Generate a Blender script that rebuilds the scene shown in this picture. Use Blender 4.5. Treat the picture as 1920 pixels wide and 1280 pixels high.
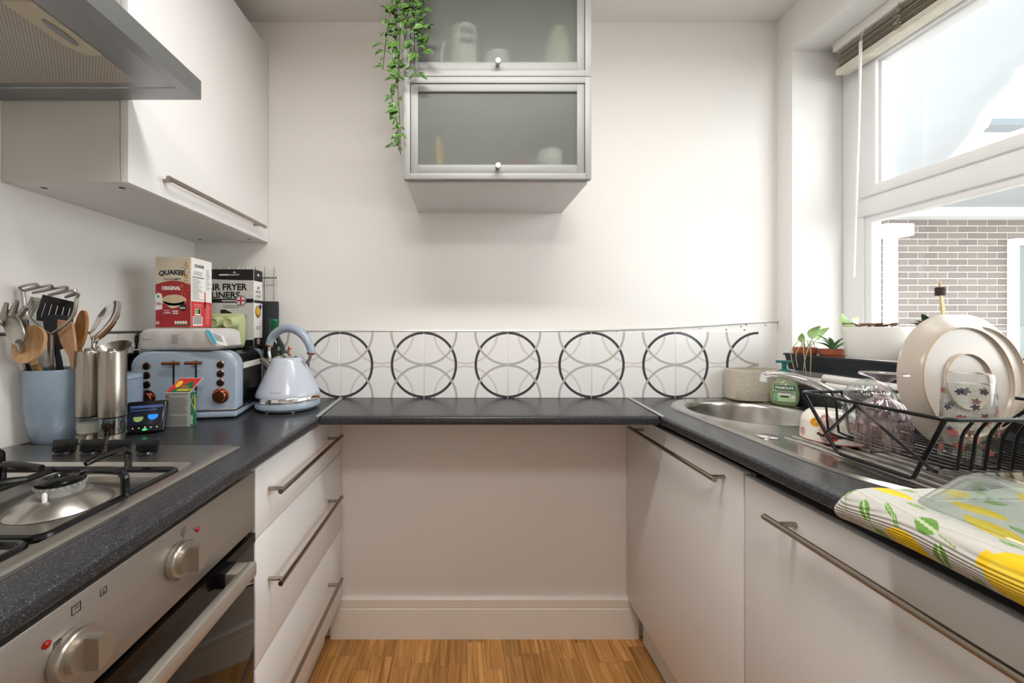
import bpy, bmesh, math, random
from mathutils import Vector, Matrix
random.seed(7)
PI = math.pi
scn = bpy.context.scene
for o in list(bpy.data.objects): bpy.data.objects.remove(o)
COL = scn.collection

# ------------------------------------------------------------------ camera, world, exposure
CZ, F = 1.172, 710.0            # camera height, focal length in pixels of the 1920 wide frame
cam = bpy.data.cameras.new('camera'); camo = bpy.data.objects.new('camera', cam); COL.objects.link(camo)
camo.location = (0, 0, CZ); camo.rotation_euler = (PI/2, 0, 0)
cam.lens = F*36/1920; cam.sensor_width = 36; cam.clip_start = .02
cam.shift_x = (960-868)/1920; cam.shift_y = -(640-612)/1920
scn.camera = camo
vs = scn.view_settings
vs.view_transform = 'Standard'; vs.look = 'None'; vs.gamma = 1; vs.exposure = 0.42
try: vs.use_curve_mapping = False
except Exception: pass
w = bpy.data.worlds.new('overcast_sky'); scn.world = w; w.use_nodes = True
bg = w.node_tree.nodes['Background']; bg.inputs[0].default_value = (.965, .985, 1, 1); bg.inputs[1].default_value = 5.0
scn.cycles.max_bounces = 10; scn.cycles.transmission_bounces = 10; scn.cycles.transparent_max_bounces = 12
scn.cycles.caustics_refractive = True; scn.cycles.use_denoising = True
scn.cycles.sample_clamp_indirect = 6
LAMP_FRONT, LAMP_REAR = 8.4, 7.0

# ------------------------------------------------------------------ materials
def lin(h):
    if isinstance(h, (tuple, list)): return tuple(h[:3])
    h = h.lstrip('#'); r = [int(h[i:i+2], 16)/255 for i in (0, 2, 4)]
    return tuple(c/12.92 if c <= .04045 else ((c+.055)/1.055)**2.4 for c in r)
MATS = {}
def mat(name, col='#ffffff', rough=.5, metal=0, spec=.5, trans=0, ior=1.45, coat=0, alpha=1, emis=None, estr=0,
        bump=None, var=None, stretch=(1, 1, 1), sss=0):
    if name in MATS: return MATS[name]
    m = bpy.data.materials.new(name); m.use_nodes = True; MATS[name] = m
    nt = m.node_tree; b = nt.nodes['Principled BSDF']; c = lin(col)
    b.inputs['Base Color'].default_value = (*c, 1); b.inputs['Roughness'].default_value = rough
    b.inputs['Metallic'].default_value = metal; b.inputs['Specular IOR Level'].default_value = spec
    b.inputs['Transmission Weight'].default_value = trans; b.inputs['IOR'].default_value = ior
    b.inputs['Coat Weight'].default_value = coat; b.inputs['Alpha'].default_value = alpha
    if emis: b.inputs['Emission Color'].default_value = (*lin(emis), 1); b.inputs['Emission Strength'].default_value = estr
    if bump or var:
        tc = nt.nodes.new('ShaderNodeTexCoord'); mp = nt.nodes.new('ShaderNodeMapping'); mp.inputs['Scale'].default_value = stretch
        nt.links.new(tc.outputs['Object'], mp.inputs[0])
    if var:
        n = nt.nodes.new('ShaderNodeTexNoise'); n.inputs['Scale'].default_value = var[0]; n.inputs['Detail'].default_value = 4
        nt.links.new(mp.outputs[0], n.inputs['Vector'])
        r = nt.nodes.new('ShaderNodeValToRGB'); k = var[1]
        r.color_ramp.elements[0].position = .3; r.color_ramp.elements[1].position = .7
        r.color_ramp.elements[0].color = (*[max(0, x*(1-k)) for x in c], 1); r.color_ramp.elements[1].color = (*[min(1, x*(1+k)) for x in c], 1)
        nt.links.new(n.outputs[0], r.inputs[0]); nt.links.new(r.outputs[0], b.inputs['Base Color'])
    if bump:
        n = nt.nodes.new('ShaderNodeTexNoise'); n.inputs['Scale'].default_value = bump[0]; n.inputs['Detail'].default_value = 3
        nt.links.new(mp.outputs[0], n.inputs['Vector'])
        bn = nt.nodes.new('ShaderNodeBump'); bn.inputs['Strength'].default_value = bump[1]; bn.inputs['Distance'].default_value = .002
        nt.links.new(n.outputs[0], bn.inputs['Height']); nt.links.new(bn.outputs[0], b.inputs['Normal'])
    return m
class NT:
    """tiny node helper: math expressions on sockets"""
    def __init__(s, m): s.m = m; s.t = m.node_tree; s.b = s.t.nodes['Principled BSDF']
    def n(s, k, **kw):
        x = s.t.nodes.new(k)
        for a, v in kw.items(): setattr(x, a, v)
        return x
    def math(s, op, a, b=None, clamp=False):
        x = s.n('ShaderNodeMath', operation=op); x.use_clamp = clamp
        for i, v in enumerate((a, b)):
            if v is None: continue
            if isinstance(v, (int, float)): x.inputs[i].default_value = v
            else: s.t.links.new(v, x.inputs[i])
        return x.outputs[0]
    def mix(s, f, a, b):
        x = s.n('ShaderNodeMix', data_type='RGBA')
        for i, v in ((0, f), (6, a), (7, b)):
            if isinstance(v, (int, float)): x.inputs[i].default_value = v
            elif isinstance(v, tuple): x.inputs[i].default_value = (*v, 1)
            else: s.t.links.new(v, x.inputs[i])
        return x.outputs[2]
    def obj(s): return s.n('ShaderNodeTexCoord').outputs['Object']
    def link(s, a, b): s.t.links.new(a, b)

WALLC = '#efece8'
m_wall = mat('wall_paint', WALLC, .6, bump=(60, .06), var=(2.5, .012))
m_ceil = mat('ceiling_paint', '#ebe9e7', .7, bump=(50, .05))
m_reveal = mat('reveal_paint', '#f2f1ee', .5, bump=(40, .06))
m_skirt = mat('skirting_gloss', '#eae3da', .4, var=(6, .02))
m_white = mat('white_cabinet', '#f1f0ef', .28, spec=.45)
m_whiteR = mat('white_cabinet_warm', '#efecea', .3, spec=.45)
m_carc = mat('white_melamine', '#e6e4e1', .45)
m_side = mat('cream_melamine', '#dcd9d0', .4)
m_upvc = mat('upvc', '#f4f4f4', .3)
m_dark = mat('dark_gap', '#141416', .7)
m_blackp = mat('black_plastic', '#101113', .25)
m_blackw = mat('black_wire', '#0c0c0d', .35)
m_enamel = mat('black_enamel', '#0b0b0c', .18)
m_handle = mat('brushed_nickel', '#a59a8d', .28, metal=1)
m_steel = mat('brushed_steel', '#b7b3ad', .3, metal=1, bump=(90, .04), stretch=(1, .02, 1))
m_panel = mat('brushed_steel_panel', '#b3ada6', .42, metal=.85, bump=(160, .04), var=(5, .06), stretch=(1, .05, 3))
m_hood = mat('hood_steel', '#a2a4a6', .36, metal=.9, var=(14, .08), stretch=(1, .2, 1))
m_sink = mat('sink_steel', '#b9b6b1', .22, metal=1, var=(9, .06))
m_chrome = mat('chrome', '#dcdcdc', .08, metal=1)
m_alu = mat('aluminium', '#a6a7a5', .5, metal=.15)
m_alu_d = mat('door_aluminium', '#9b9d9b', .5, metal=.15)
m_copper = mat('rose_copper', '#b9775a', .15, metal=1)
m_blue = mat('pale_blue_plastic', '#9fadbd', .22, coat=.3)
m_black = mat('black_print', '#1b1b1d', .5)
m_paperw = mat('white_print', '#eceae6', .45)
m_grey = mat('grey_print', '#8f8e8c', .5)
m_wood = mat('beech_wood', '#bf966c', .5, var=(30, .18), stretch=(6, 6, 1))
m_wood2 = mat('pale_wood', '#c4997a', .5, var=(30, .12), stretch=(6, 6, 1))
m_wood3 = mat('dark_wood', '#9a6a3c', .45, var=(25, .3), stretch=(6, 6, 1))

def worktop_mat():
    m = mat('speckled_worktop', '#2b2c31', .27, spec=.5); N = NT(m); co = N.obj()
    n = N.n('ShaderNodeTexNoise'); n.inputs['Scale'].default_value = 620; n.inputs['Detail'].default_value = 1; N.link(co, n.inputs['Vector'])
    s = N.math('GREATER_THAN', n.outputs[0], .66)
    n2 = N.n('ShaderNodeTexNoise'); n2.inputs['Scale'].default_value = 160; N.link(co, n2.inputs['Vector'])
    base = N.mix(n2.outputs[0], lin('#1f2024'), lin('#3a3b40'))
    N.link(N.mix(N.math('MULTIPLY', s, .38), base, lin('#9a9794')), N.b.inputs['Base Color'])
    return m
m_top = worktop_mat()

def oak_mat():
    m = mat('oak_strip', '#b27c43', .33, spec=.4); N = NT(m); co = N.obj()
    oi = N.n('ShaderNodeObjectInfo'); rnd = oi.outputs['Random']
    cmb = N.n('ShaderNodeCombineXYZ'); N.link(N.math('MULTIPLY', rnd, 37), cmb.inputs[0]); N.link(N.math('MULTIPLY', rnd, 91), cmb.inputs[1])
    ad = N.n('ShaderNodeVectorMath', operation='ADD'); N.link(co, ad.inputs[0]); N.link(cmb.outputs[0], ad.inputs[1])
    mp = N.n('ShaderNodeMapping'); mp.inputs['Scale'].default_value = (38, 2.2, 10); N.link(ad.outputs[0], mp.inputs[0])
    n = N.n('ShaderNodeTexNoise'); n.inputs['Scale'].default_value = 1.6; n.inputs['Detail'].default_value = 6; n.inputs['Distortion'].default_value = 1.2
    N.link(mp.outputs[0], n.inputs['Vector'])
    r = N.n('ShaderNodeValToRGB'); r.color_ramp.elements[0].position = .3; r.color_ramp.elements[1].position = .68
    r.color_ramp.elements[0].color = (*lin('#94602c'), 1); r.color_ramp.elements[1].color = (*lin('#cf9a5c'), 1)
    N.link(n.outputs[0], r.inputs[0])
    hs = N.n('ShaderNodeHueSaturation'); N.link(N.math('ADD', N.math('MULTIPLY', rnd, .42), .84), hs.inputs['Value']); N.link(r.outputs[0], hs.inputs['Color'])
    N.link(hs.outputs[0], N.b.inputs['Base Color'])
    return m
m_oak = oak_mat()

TW, TH = .3158, .249
def tile_mat():
    m = mat('circle_tile', '#eeeeee', .16); N = NT(m); s = N.n('ShaderNodeSeparateXYZ'); N.link(N.obj(), s.inputs[0])
    au = N.math('ABSOLUTE', s.outputs[0]); av = N.math('ABSOLUTE', s.outputs[2])
    def ring(cu, cv, r, wd):
        du = N.math('SUBTRACT', au, cu); dv = N.math('SUBTRACT', av, cv)
        d = N.math('SQRT', N.math('ADD', N.math('MULTIPLY', du, du), N.math('MULTIPLY', dv, dv)))
        return N.math('LESS_THAN', N.math('ABSOLUTE', N.math('SUBTRACT', d, r)), wd/2)
    c = N.mix(ring(0, TH/2, .119, .0075), lin('#efeeec'), lin('#d9d4cf'))
    c = N.mix(ring(TW/2, 0, .1205, .0095), c, lin('#45444a'))
    c = N.mix(ring(TW/2, TH/2, .1225, .0085), c, lin('#b9b7b4'))
    N.link(c, N.b.inputs['Base Color'])
    return m
m_tile = tile_mat()
m_tileplain = mat('plain_tile', '#e9e6e1', .18)

def glass(name, col='#ffffff', rough=0, ior=1.45):
    return mat(name, col, rough, trans=1, ior=ior)
def thin_glass(name, col='#ffffff', rough=.02, ior=1.5, edge=.0):
    m = bpy.data.materials.new(name); m.use_nodes = True; nt = m.node_tree; nt.nodes.clear(); MATS[name] = m
    o = nt.nodes.new('ShaderNodeOutputMaterial'); t = nt.nodes.new('ShaderNodeBsdfTransparent'); g = nt.nodes.new('ShaderNodeBsdfGlossy'); fr = nt.nodes.new('ShaderNodeFresnel')
    t.inputs[0].default_value = (*lin(col), 1); g.inputs['Roughness'].default_value = rough
    nt.nodes.remove(fr); lw = nt.nodes.new('ShaderNodeLayerWeight'); lw.inputs[0].default_value = .5; pw = nt.nodes.new('ShaderNodeMath'); pw.operation = 'POWER'; pw.inputs[1].default_value = 3.5; nt.links.new(lw.outputs['Facing'], pw.inputs[0])
    ma = nt.nodes.new('ShaderNodeMath'); ma.operation = 'MULTIPLY_ADD'; ma.inputs[1].default_value = .8; ma.inputs[2].default_value = .08; nt.links.new(pw.outputs[0], ma.inputs[0])
    mx = nt.nodes.new('ShaderNodeMixShader'); nt.links.new(ma.outputs[0], mx.inputs[0]); nt.links.new(t.outputs[0], mx.inputs[1]); nt.links.new(g.outputs[0], mx.inputs[2])
    r = nt.nodes.new('ShaderNodeBsdfRefraction'); r.inputs['IOR'].default_value = 1.2; r.inputs['Color'].default_value = (*lin(col), 1); m2 = nt.nodes.new('ShaderNodeMixShader'); m2.inputs[0].default_value = edge
    nt.links.new(mx.outputs[0], m2.inputs[1]); nt.links.new(r.outputs[0], m2.inputs[2]); nt.links.new(m2.outputs[0], o.inputs[0]); return m
m_glass = thin_glass('clear_glass', '#fafcfb', .04, 1.5, .0)
m_pink = thin_glass('pink_glass', '#fff6f8', .05, 1.5, .0)
m_greenglass = glass('green_bottle_glass', '#17351f', .03)
def pane_mat():
    m = bpy.data.materials.new('window_pane'); m.use_nodes = True; nt = m.node_tree; nt.nodes.clear()
    o = nt.nodes.new('ShaderNodeOutputMaterial'); t = nt.nodes.new('ShaderNodeBsdfTransparent'); g = nt.nodes.new('ShaderNodeBsdfGlossy')
    t.inputs[0].default_value = (.97, .985, .985, 1); g.inputs['Roughness'].default_value = .02
    mx = nt.nodes.new('ShaderNodeMixShader'); mx.inputs[0].default_value = .06
    nt.links.new(t.outputs[0], mx.inputs[1]); nt.links.new(g.outputs[0], mx.inputs[2]); nt.links.new(mx.outputs[0], o.inputs[0]); return m
m_pane = pane_mat()
def frosted_mat():
    m = bpy.data.materials.new('frosted_glass'); m.use_nodes = True; nt = m.node_tree; nt.nodes.clear()
    o = nt.nodes.new('ShaderNodeOutputMaterial'); r = nt.nodes.new('ShaderNodeBsdfRefraction'); d = nt.nodes.new('ShaderNodeBsdfDiffuse'); g = nt.nodes.new('ShaderNodeBsdfGlossy')
    r.inputs['Color'].default_value = (.86, .9, .88, 1); r.inputs['Roughness'].default_value = .36; r.inputs['IOR'].default_value = 1.12
    d.inputs[0].default_value = (*lin('#8d908b'), 1); g.inputs['Roughness'].default_value = .45
    tr = nt.nodes.new('ShaderNodeBsdfTransparent'); tr.inputs[0].default_value = (.9, .93, .91, 1)
    a = nt.nodes.new('ShaderNodeMixShader'); a.inputs[0].default_value = .25; b = nt.nodes.new('ShaderNodeMixShader'); b.inputs[0].default_value = .03; t2 = nt.nodes.new('ShaderNodeMixShader'); t2.inputs[0].default_value = .13
    nt.links.new(r.outputs[0], t2.inputs[1]); nt.links.new(tr.outputs[0], t2.inputs[2]); nt.links.new(t2.outputs[0], a.inputs[1])
    nt.links.new(d.outputs[0], a.inputs[2]); nt.links.new(a.outputs[0], b.inputs[1]); nt.links.new(g.outputs[0], b.inputs[2])
    nt.links.new(b.outputs[0], o.inputs[0]); return m
m_frost = frosted_mat()

# ------------------------------------------------------------------ mesh helpers
def P(px, py, Y):               # the point at depth Y that lies on a sight line (pixels of the 1920x1280 frame)
    return Vector(((px-868)/F*Y, Y, CZ-(py-612)/F*Y))
def new(): return bmesh.new()
def box(bm, lo, hi, bev=0, seg=2, mi=0, mx=None):
    x0, y0, z0 = lo; x1, y1, z1 = hi
    v = [bm.verts.new(p) for p in ((x0,y0,z0),(x1,y0,z0),(x1,y1,z0),(x0,y1,z0),(x0,y0,z1),(x1,y0,z1),(x1,y1,z1),(x0,y1,z1))]
    fs = [bm.faces.new([v[i] for i in f]) for f in ((0,3,2,1),(4,5,6,7),(0,1,5,4),(1,2,6,5),(2,3,7,6),(3,0,4,7))]
    for f in fs: f.material_index = mi
    vv = v
    if bev:
        es = list({e for f in fs for e in f.edges})
        r = bmesh.ops.bevel(bm, geom=es, offset=bev, segments=seg, profile=.5, affect='EDGES', clamp_overlap=True)
        vv = list({x for x in v if x.is_valid} | set(r['verts']))
        for f in r['faces']: f.material_index = mi
    if mx is not None: bmesh.ops.transform(bm, matrix=mx, verts=vv)
    return vv
def loft(bm, rings, closed=True, cap0=True, cap1=True, mi=0, smooth=True):
    R = [[bm.verts.new(p) for p in r] for r in rings]; n = len(R[0])
    for a, b in zip(R, R[1:]):
        for i in range(n if closed else n-1):
            j = (i+1) % n
            try: f = bm.faces.new((a[i], a[j], b[j], b[i])); f.material_index = mi; f.smooth = smooth
            except ValueError: pass
    if cap0 and n > 2: bm.faces.new(R[0][::-1]).material_index = mi
    if cap1 and n > 2: bm.faces.new(R[-1]).material_index = mi
    return R
def lathe(bm, prof, seg=32, c=(0, 0, 0), sx=1, sy=1, mi=0, cap0=True, cap1=True, a0=0):
    rings = []
    for r, z in prof:
        r = max(r, .00005)
        rings.append([(c[0]+sx*r*math.cos(a0+2*PI*i/seg), c[1]+sy*r*math.sin(a0+2*PI*i/seg), c[2]+z) for i in range(seg)])
    loft(bm, rings, cap0=cap0, cap1=cap1, mi=mi)
def tube(bm, pts, r, seg=8, closed=False, mi=0, cap=True):
    pts = [Vector(p) for p in pts]; n = len(pts); rr = r if isinstance(r, (list, tuple)) else [r]*n
    T = []
    for i in range(n):
        a = pts[(i-1) % n] if (closed or i > 0) else pts[i]; b = pts[(i+1) % n] if (closed or i < n-1) else pts[i]
        d = b-a; T.append(d.normalized() if d.length > 1e-9 else Vector((0, 0, 1)))
    u = T[0].orthogonal().normalized(); rings = []
    for i in range(n):
        u = (u-T[i]*u.dot(T[i])); u = u.normalized() if u.length > 1e-6 else T[i].orthogonal().normalized()
        v = T[i].cross(u)
        rings.append([pts[i]+(u*math.cos(2*PI*k/seg)+v*math.sin(2*PI*k/seg))*rr[i] for k in range(seg)])
    if closed: rings.append(rings[0])
    loft(bm, rings, cap0=cap and not closed, cap1=cap and not closed, mi=mi)
    if closed: bmesh.ops.remove_doubles(bm, verts=bm.verts, dist=1e-6)
def bar(bm, a, b, r, seg=10, mi=0): tube(bm, [a, b], r, seg, mi=mi)
def prism(bm, pts, d, mi=0, sides=True):  # planar polygon (3-D points) pushed by vector d
    d = Vector(d); a = [bm.verts.new(p) for p in pts]; b = [bm.verts.new(Vector(p)+d) for p in pts]; n = len(a)
    fs = [bm.faces.new(a), bm.faces.new(b[::-1])]
    for i in range(n): fs.append(bm.faces.new((a[i], b[i], b[(i+1) % n], a[(i+1) % n])))
    for f in fs: f.material_index = mi
    bmesh.ops.recalc_face_normals(bm, faces=fs)
def bez(pts, n=10):             # smooth curve through points (Catmull-Rom)
    pts = [Vector(p) for p in pts]; out = []
    for i in range(len(pts)-1):
        p0 = pts[max(i-1, 0)]; p1 = pts[i]; p2 = pts[i+1]; p3 = pts[min(i+2, len(pts)-1)]
        for k in range(n):
            t = k/n; out.append(.5*((2*p1)+(p2-p0)*t+(2*p0-5*p1+4*p2-p3)*t*t+(3*p1-p0-3*p2+p3)*t**3))
    return out+[pts[-1]]
ROOT = {}                        # object -> inverse matrix of its thing (geometry is authored in world space)
def obj(name, bm, m, parent=None, sharp=40, local=False, recalc=True):
    if recalc: bmesh.ops.recalc_face_normals(bm, faces=bm.faces)
    if parent is not None and not local and parent in ROOT: bm.transform(ROOT[parent])
    me = bpy.data.meshes.new(name); bm.to_mesh(me); bm.free()
    for mm in (m if isinstance(m, (list, tuple)) else [m]): me.materials.append(mm)
    if sharp is not None:
        me.polygons.foreach_set('use_smooth', [True]*len(me.polygons)); me.set_sharp_from_angle(angle=math.radians(sharp))
    o = bpy.data.objects.new(name, me); COL.objects.link(o)
    if parent is not None:
        o.parent = parent
        if parent in ROOT: ROOT[o] = ROOT[parent]
    if 'small_print' in name: o['kind'] = 'stuff'
    return o
def tag(o, label, cat=None, group=None, kind=None):
    o['label'] = label
    if cat: o['category'] = cat
    if group: o['group'] = group
    if kind: o['kind'] = kind
    return o
def thing(name, label, cat, loc=(0, 0, 0), rz=0, group=None, kind=None):
    o = bpy.data.objects.new(name, None); COL.objects.link(o); o.location = loc; o.rotation_euler = (0, 0, rz); o.empty_display_size = .05
    ROOT[o] = (Matrix.Translation(loc) @ Matrix.Rotation(rz, 4, 'Z')).inverted()
    return tag(o, label, cat, group, kind)
def single(name, bm, m, label, cat, loc=None, group=None, kind=None, sharp=40):
    """a thing that is one mesh: authored in world space, origin moved to loc"""
    if loc is not None: bm.transform(Matrix.Translation(-Vector(loc)))
    o = obj(name, bm, m, sharp=sharp)
    if loc is not None: o.location = loc
    return tag(o, label, cat, group, kind)
def struct(name, bm, m, label, sharp=40): return tag(obj(name, bm, m, sharp=sharp), label, name.split('_')[0], kind='structure')

# lettering
_T = {}
def text_geo(s, bold=.0):
    k = (s, bold)
    if k in _T: return _T[k]
    cu = bpy.data.curves.new('t', 'FONT'); cu.body = s; cu.size = 1; cu.offset = bold; cu.resolution_u = 3
    o = bpy.data.objects.new('t', cu); COL.objects.link(o); dg = bpy.context.evaluated_depsgraph_get()
    me = bpy.data.meshes.new_from_object(o.evaluated_get(dg))
    V = [v.co.copy() for v in me.vertices]; Fs = [tuple(p.vertices) for p in me.polygons]
    bpy.data.objects.remove(o); bpy.data.curves.remove(cu); bpy.data.meshes.remove(me)
    x0 = min(v.x for v in V); x1 = max(v.x for v in V); y0 = min(v.y for v in V); y1 = max(v.y for v in V)
    _T[k] = ([((v.x-x0)/(x1-x0), (v.y-y0)/(y1-y0)) for v in V], Fs, (x1-x0)/(y1-y0)); return _T[k]
class Frame:                     # a flat face to print on: o corner, u right, v up, n out
    def __init__(s, o, u, v, n=None):
        s.o = Vector(o); s.u = Vector(u).normalized(); s.v = Vector(v).normalized(); s.n = Vector(n).normalized() if n else s.u.cross(s.v)
    def p(s, a, b, l=.0003): return s.o+s.u*a+s.v*b+s.n*l
def ptext(bm, fr, t, a, b, w, h, bold=.02, l=.0006, mi=0, rot=0, warp=None):   # text in the box centred on (a,b)
    V, Fs, asp = text_geo(t, bold)
    c, s = math.cos(rot), math.sin(rot); vs_ = []
    for x, y in V:
        x = (x-.5)*w; y = (y-.5)*h
        if warp: y += warp(x)
        vs_.append(bm.verts.new(fr.p(a+x*c-y*s, b+x*s+y*c, l)))
    for f in Fs:
        try: bm.faces.new([vs_[i] for i in f]).material_index = mi
        except ValueError: pass
def ppoly(bm, fr, pts, l=.0003, mi=0):
    f = bm.faces.new([bm.verts.new(fr.p(a, b, l)) for a, b in pts]); f.material_index = mi
def prect(bm, fr, a0, b0, a1, b1, l=.0003, mi=0): ppoly(bm, fr, [(a0, b0), (a1, b0), (a1, b1), (a0, b1)], l, mi)
def pdisc(bm, fr, a, b, ra, rb=None, l=.0004, mi=0, n=24, rot=0):
    rb = rb or ra; ppoly(bm, fr, [(a+ra*math.cos(rot+2*PI*i/n), b+rb*math.sin(rot+2*PI*i/n)) for i in range(n)], l, mi)
def plines(bm, fr, a0, b0, a1, b1, n, fill=.45, l=.0004, mi=0, rag=.25):       # n lines of unreadably small print
    st = (b1-b0)/n
    for i in range(n): prect(bm, fr, a0, b0+i*st, a1-(a1-a0)*random.random()*rag, b0+(i+fill)*st, l, mi)
def dish(bm, c, u, v, ru, rv, depth, th=.002, n=20, k=6, mi=0):  # spoon bowl, hollow side along u x v
    u = Vector(u).normalized(); v = Vector(v).normalized(); nn = u.cross(v); c = Vector(c)
    A = [[c+u*ru*r*math.cos(2*PI*i/n)+v*rv*r*math.sin(2*PI*i/n)-nn*depth*(1-r*r) for i in range(n)] for r in [max(.01, j/k) for j in range(k+1)]]
    B = [[p-nn*th for p in r] for r in A]
    loft(bm, A+B[::-1], cap0=True, cap1=True, mi=mi)

# ------------------------------------------------------------------ room shell
XL, XR, YB, YF, ZC = -1.016, 1.19, 1.435, -1.75, 2.324
WT = .903                        # worktop height
bm = new(); box(bm, (XL-.1, YF, -.06), (XR+.26, YB+.1, -.012)); floor = struct('floor', bm, mat('subfloor', '#5a3f26', .6), 'oak strip wooden floor between the white units')
random.seed(3)
x = -.64
while x < .76:
    wd = .0655; y = YB
    y -= random.uniform(.05, .3)*.5
    ys = [YB]
    while y > YF: ys.append(y); y -= random.uniform(.28, .55)
    ys.append(YF)
    for a, b in zip(ys, ys[1:]):
        L = a-b; bm = new(); box(bm, (-wd/2+.0003, -L/2+.0004, -.012), (wd/2-.0003, L/2-.0004, 0), bev=.0006, seg=1)
        p = obj('plank', bm, m_oak, floor, sharp=None); p.location = (x+wd/2, (a+b)/2, 0)
    x += wd
bm = new(); box(bm, (XL-.1, YB, 0), (XR+.26, YB+.12, ZC)); wall_back = struct('wall_back', bm, m_wall, 'white painted back wall behind the glass cabinets')
bm = new(); box(bm, (XL-.12, YF, 0), (XL, YB, ZC)); wall_left = struct('wall_left', bm, m_wall, 'white painted wall behind the hob and toaster')
bm = new(); box(bm, (XL-.1, YF-.12, 0), (XR+.26, YF, ZC)); struct('wall_front', bm, m_wall, 'white wall behind the viewer facing the kitchen')
bm = new(); box(bm, (XL-.12, YF-.12, ZC), (XR+.3, YB+.12, ZC+.1)); struct('ceiling', bm, m_ceil, 'white painted ceiling over the kitchen')
WY0, WY1, SZ, RZ, XW = .05, 1.369, 1.022, 2.169, 1.37
bm = new()
box(bm, (XR, YF, 0), (1.45, YB, SZ)); box(bm, (XR, YF, RZ), (1.45, YB, ZC)); box(bm, (XR, WY1, SZ), (1.45, YB, RZ)); box(bm, (XR, YF, SZ), (1.45, WY0, RZ))
wall_right = struct('wall_right', bm, m_reveal, 'white painted wall with the deep window recess')
bm = new(); box(bm, (1.175, WY0+.001, SZ-.02), (XW, WY1-.001, SZ+.0005), bev=.003); tag(obj('sill', bm, m_upvc, wall_right), 'white window sill board')
# skirting
bm = new(); pr = [(0, 0), (-.016, 0), (-.016, .112), (-.0125, .1135), (-.0125, .116), (-.0145, .118), (-.0145, .146), (-.006, .155), (0, .155)]
loft(bm, [[(X, YB+a, b) for a, b in pr] for X in (-.497, .66)], closed=True); struct('baseboard_back', bm, m_skirt, 'cream painted skirting board under the back worktop', sharp=25)
# tiles, back wall (pattern) and left wall (plain)
TT = .008
def tile_mesh(u0, u1, name='tile'):
    bm = new(); box(bm, (u0+.0014, -TT, -TH/2), (u1-.0014, 0, TH/2), bev=.0012, seg=1); return bm
full = None
for k, cx in enumerate([-.9365+i*TW for i in range(7)]):
    u0, u1 = max(-TW/2, XL+.001-cx), min(TW/2, XR-.001-cx)
    if u1-u0 < TW-.001: t = obj('tile', tile_mesh(u0, u1), m_tile, wall_back)
    elif full is None: t = full = obj('tile', tile_mesh(u0, u1), m_tile, wall_back)
    else: t = full.copy(); COL.objects.link(t)
    t.location = (cx, YB-.0005, WT+TH/2)
bm = new(); box(bm, (XL, YB-.006, WT), (XR, YB, WT+TH)); tag(obj('grout', bm, mat('grout', '#f1efec', .7), wall_back), 'white grout between tiles')
for k in range(6):
    y1 = YB-.009-k*.3158
    bm = new(); box(bm, (0, -.1567, -TH/2), (TT, .1567, TH/2), bev=.0012, seg=1); t = obj('tile', bm, m_tileplain, wall_left); t.location = (XL, y1-.158, WT+TH/2)
# chrome edging above the tiles: lifts away from the tiles towards the window
tz = WT+TH
bm = new(); line = [(-1.005, tz+.003), (.42, tz+.003), (.55, tz+.006), (.75, tz+.014), (.95, tz+.026), (1.186, tz+.041)]
tube(bm, [(a, YB-.006, z) for a, z in line], .0042, 8); struct('trim_1', bm, mat('satin_edging', '#dcdcda', .3, metal=.5), 'chrome edging strip above the circle pattern tiles')
bm = new(); prism(bm, [(a, YB-.0045, z-.002) for a, z in line[1:]]+[(1.186, YB-.0045, tz), (.42, YB-.0045, tz)], (0, .004, 0))
m_fill = mat('mouldy_filler', '#efece8', .7); N = NT(m_fill); nn = N.n('ShaderNodeTexNoise'); nn.inputs['Scale'].default_value = 70; N.link(N.obj(), nn.inputs['Vector'])
N.link(N.mix(N.math('GREATER_THAN', nn.outputs[0], .66), lin('#efece8'), lin('#5b544d')), N.b.inputs['Base Color'])
struct('trim_2', bm, m_fill, 'cracked white filler between the tiles and the lifted edging')
bm = new(); tube(bm, [(XL+.006, YB-.012, tz+.003), (XL+.006, -.5, tz+.003)], .004, 8); struct('trim_3', bm, mat('dark_trim', '#77767a', .4, metal=.6), 'grey edging strip on top of the tiles behind the hob')

# ------------------------------------------------------------------ window
win = thing('window_1', 'white double-glazed window above the sink', 'window', (XW, .7, SZ), kind='structure')
J1, T0, T1 = 1.297, 1.546, 1.612
bm = new()
box(bm, (XW, J1, SZ), (1.43, WY1-.001, RZ-.001), bev=.004); box(bm, (XW, WY0+.001, SZ), (1.43, WY0+.07, RZ-.001), bev=.004)
box(bm, (XW+.001, WY0+.06, 2.1), (1.43, J1+.01, RZ-.001), bev=.004); box(bm, (XW+.001, WY0+.06, SZ), (1.43, J1+.01, SZ+.055), bev=.004); box(bm, (XW-.006, WY0+.06, T0), (1.43, J1+.02, T1), bev=.006)
obj('frame', bm, m_upvc, win)
bm = new(); s0, s1, z0, z1 = WY0+.07, J1+.004, T1-.004, 2.104; d = .058      # opening sash
def rect_frame(bm, xa, xb, y0, y1, z0, z1, d, bev=.006):
    box(bm, (xa, y0, z0), (xb, y0+d, z1), bev=bev); box(bm, (xa, y1-d, z0), (xb, y1, z1), bev=bev)
    box(bm, (xa+.0008, y0+d*.8, z0), (xb, y1-d*.8, z0+d*.6), bev=bev); box(bm, (xa+.0008, y0+d*.8, z1-d), (xb, y1-d*.8, z1), bev=bev)
rect_frame(bm, XW-.016, 1.42, s0, s1, z0, z1, d); obj('sash', bm, m_upvc, win)
bm = new(); rect_frame(bm, XW-.004, 1.41, s0+d-.004, s1-d+.004, z0+d*.6-.004, z1-d+.004, .012, bev=.003); obj('glazing_bead', bm, m_upvc, win)
bm = new(); box(bm, (1.395, s0+d-.005, z0+.03), (1.399, s1-d+.005, z1-d+.005)); obj('pane', bm, m_pane, win)
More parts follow.
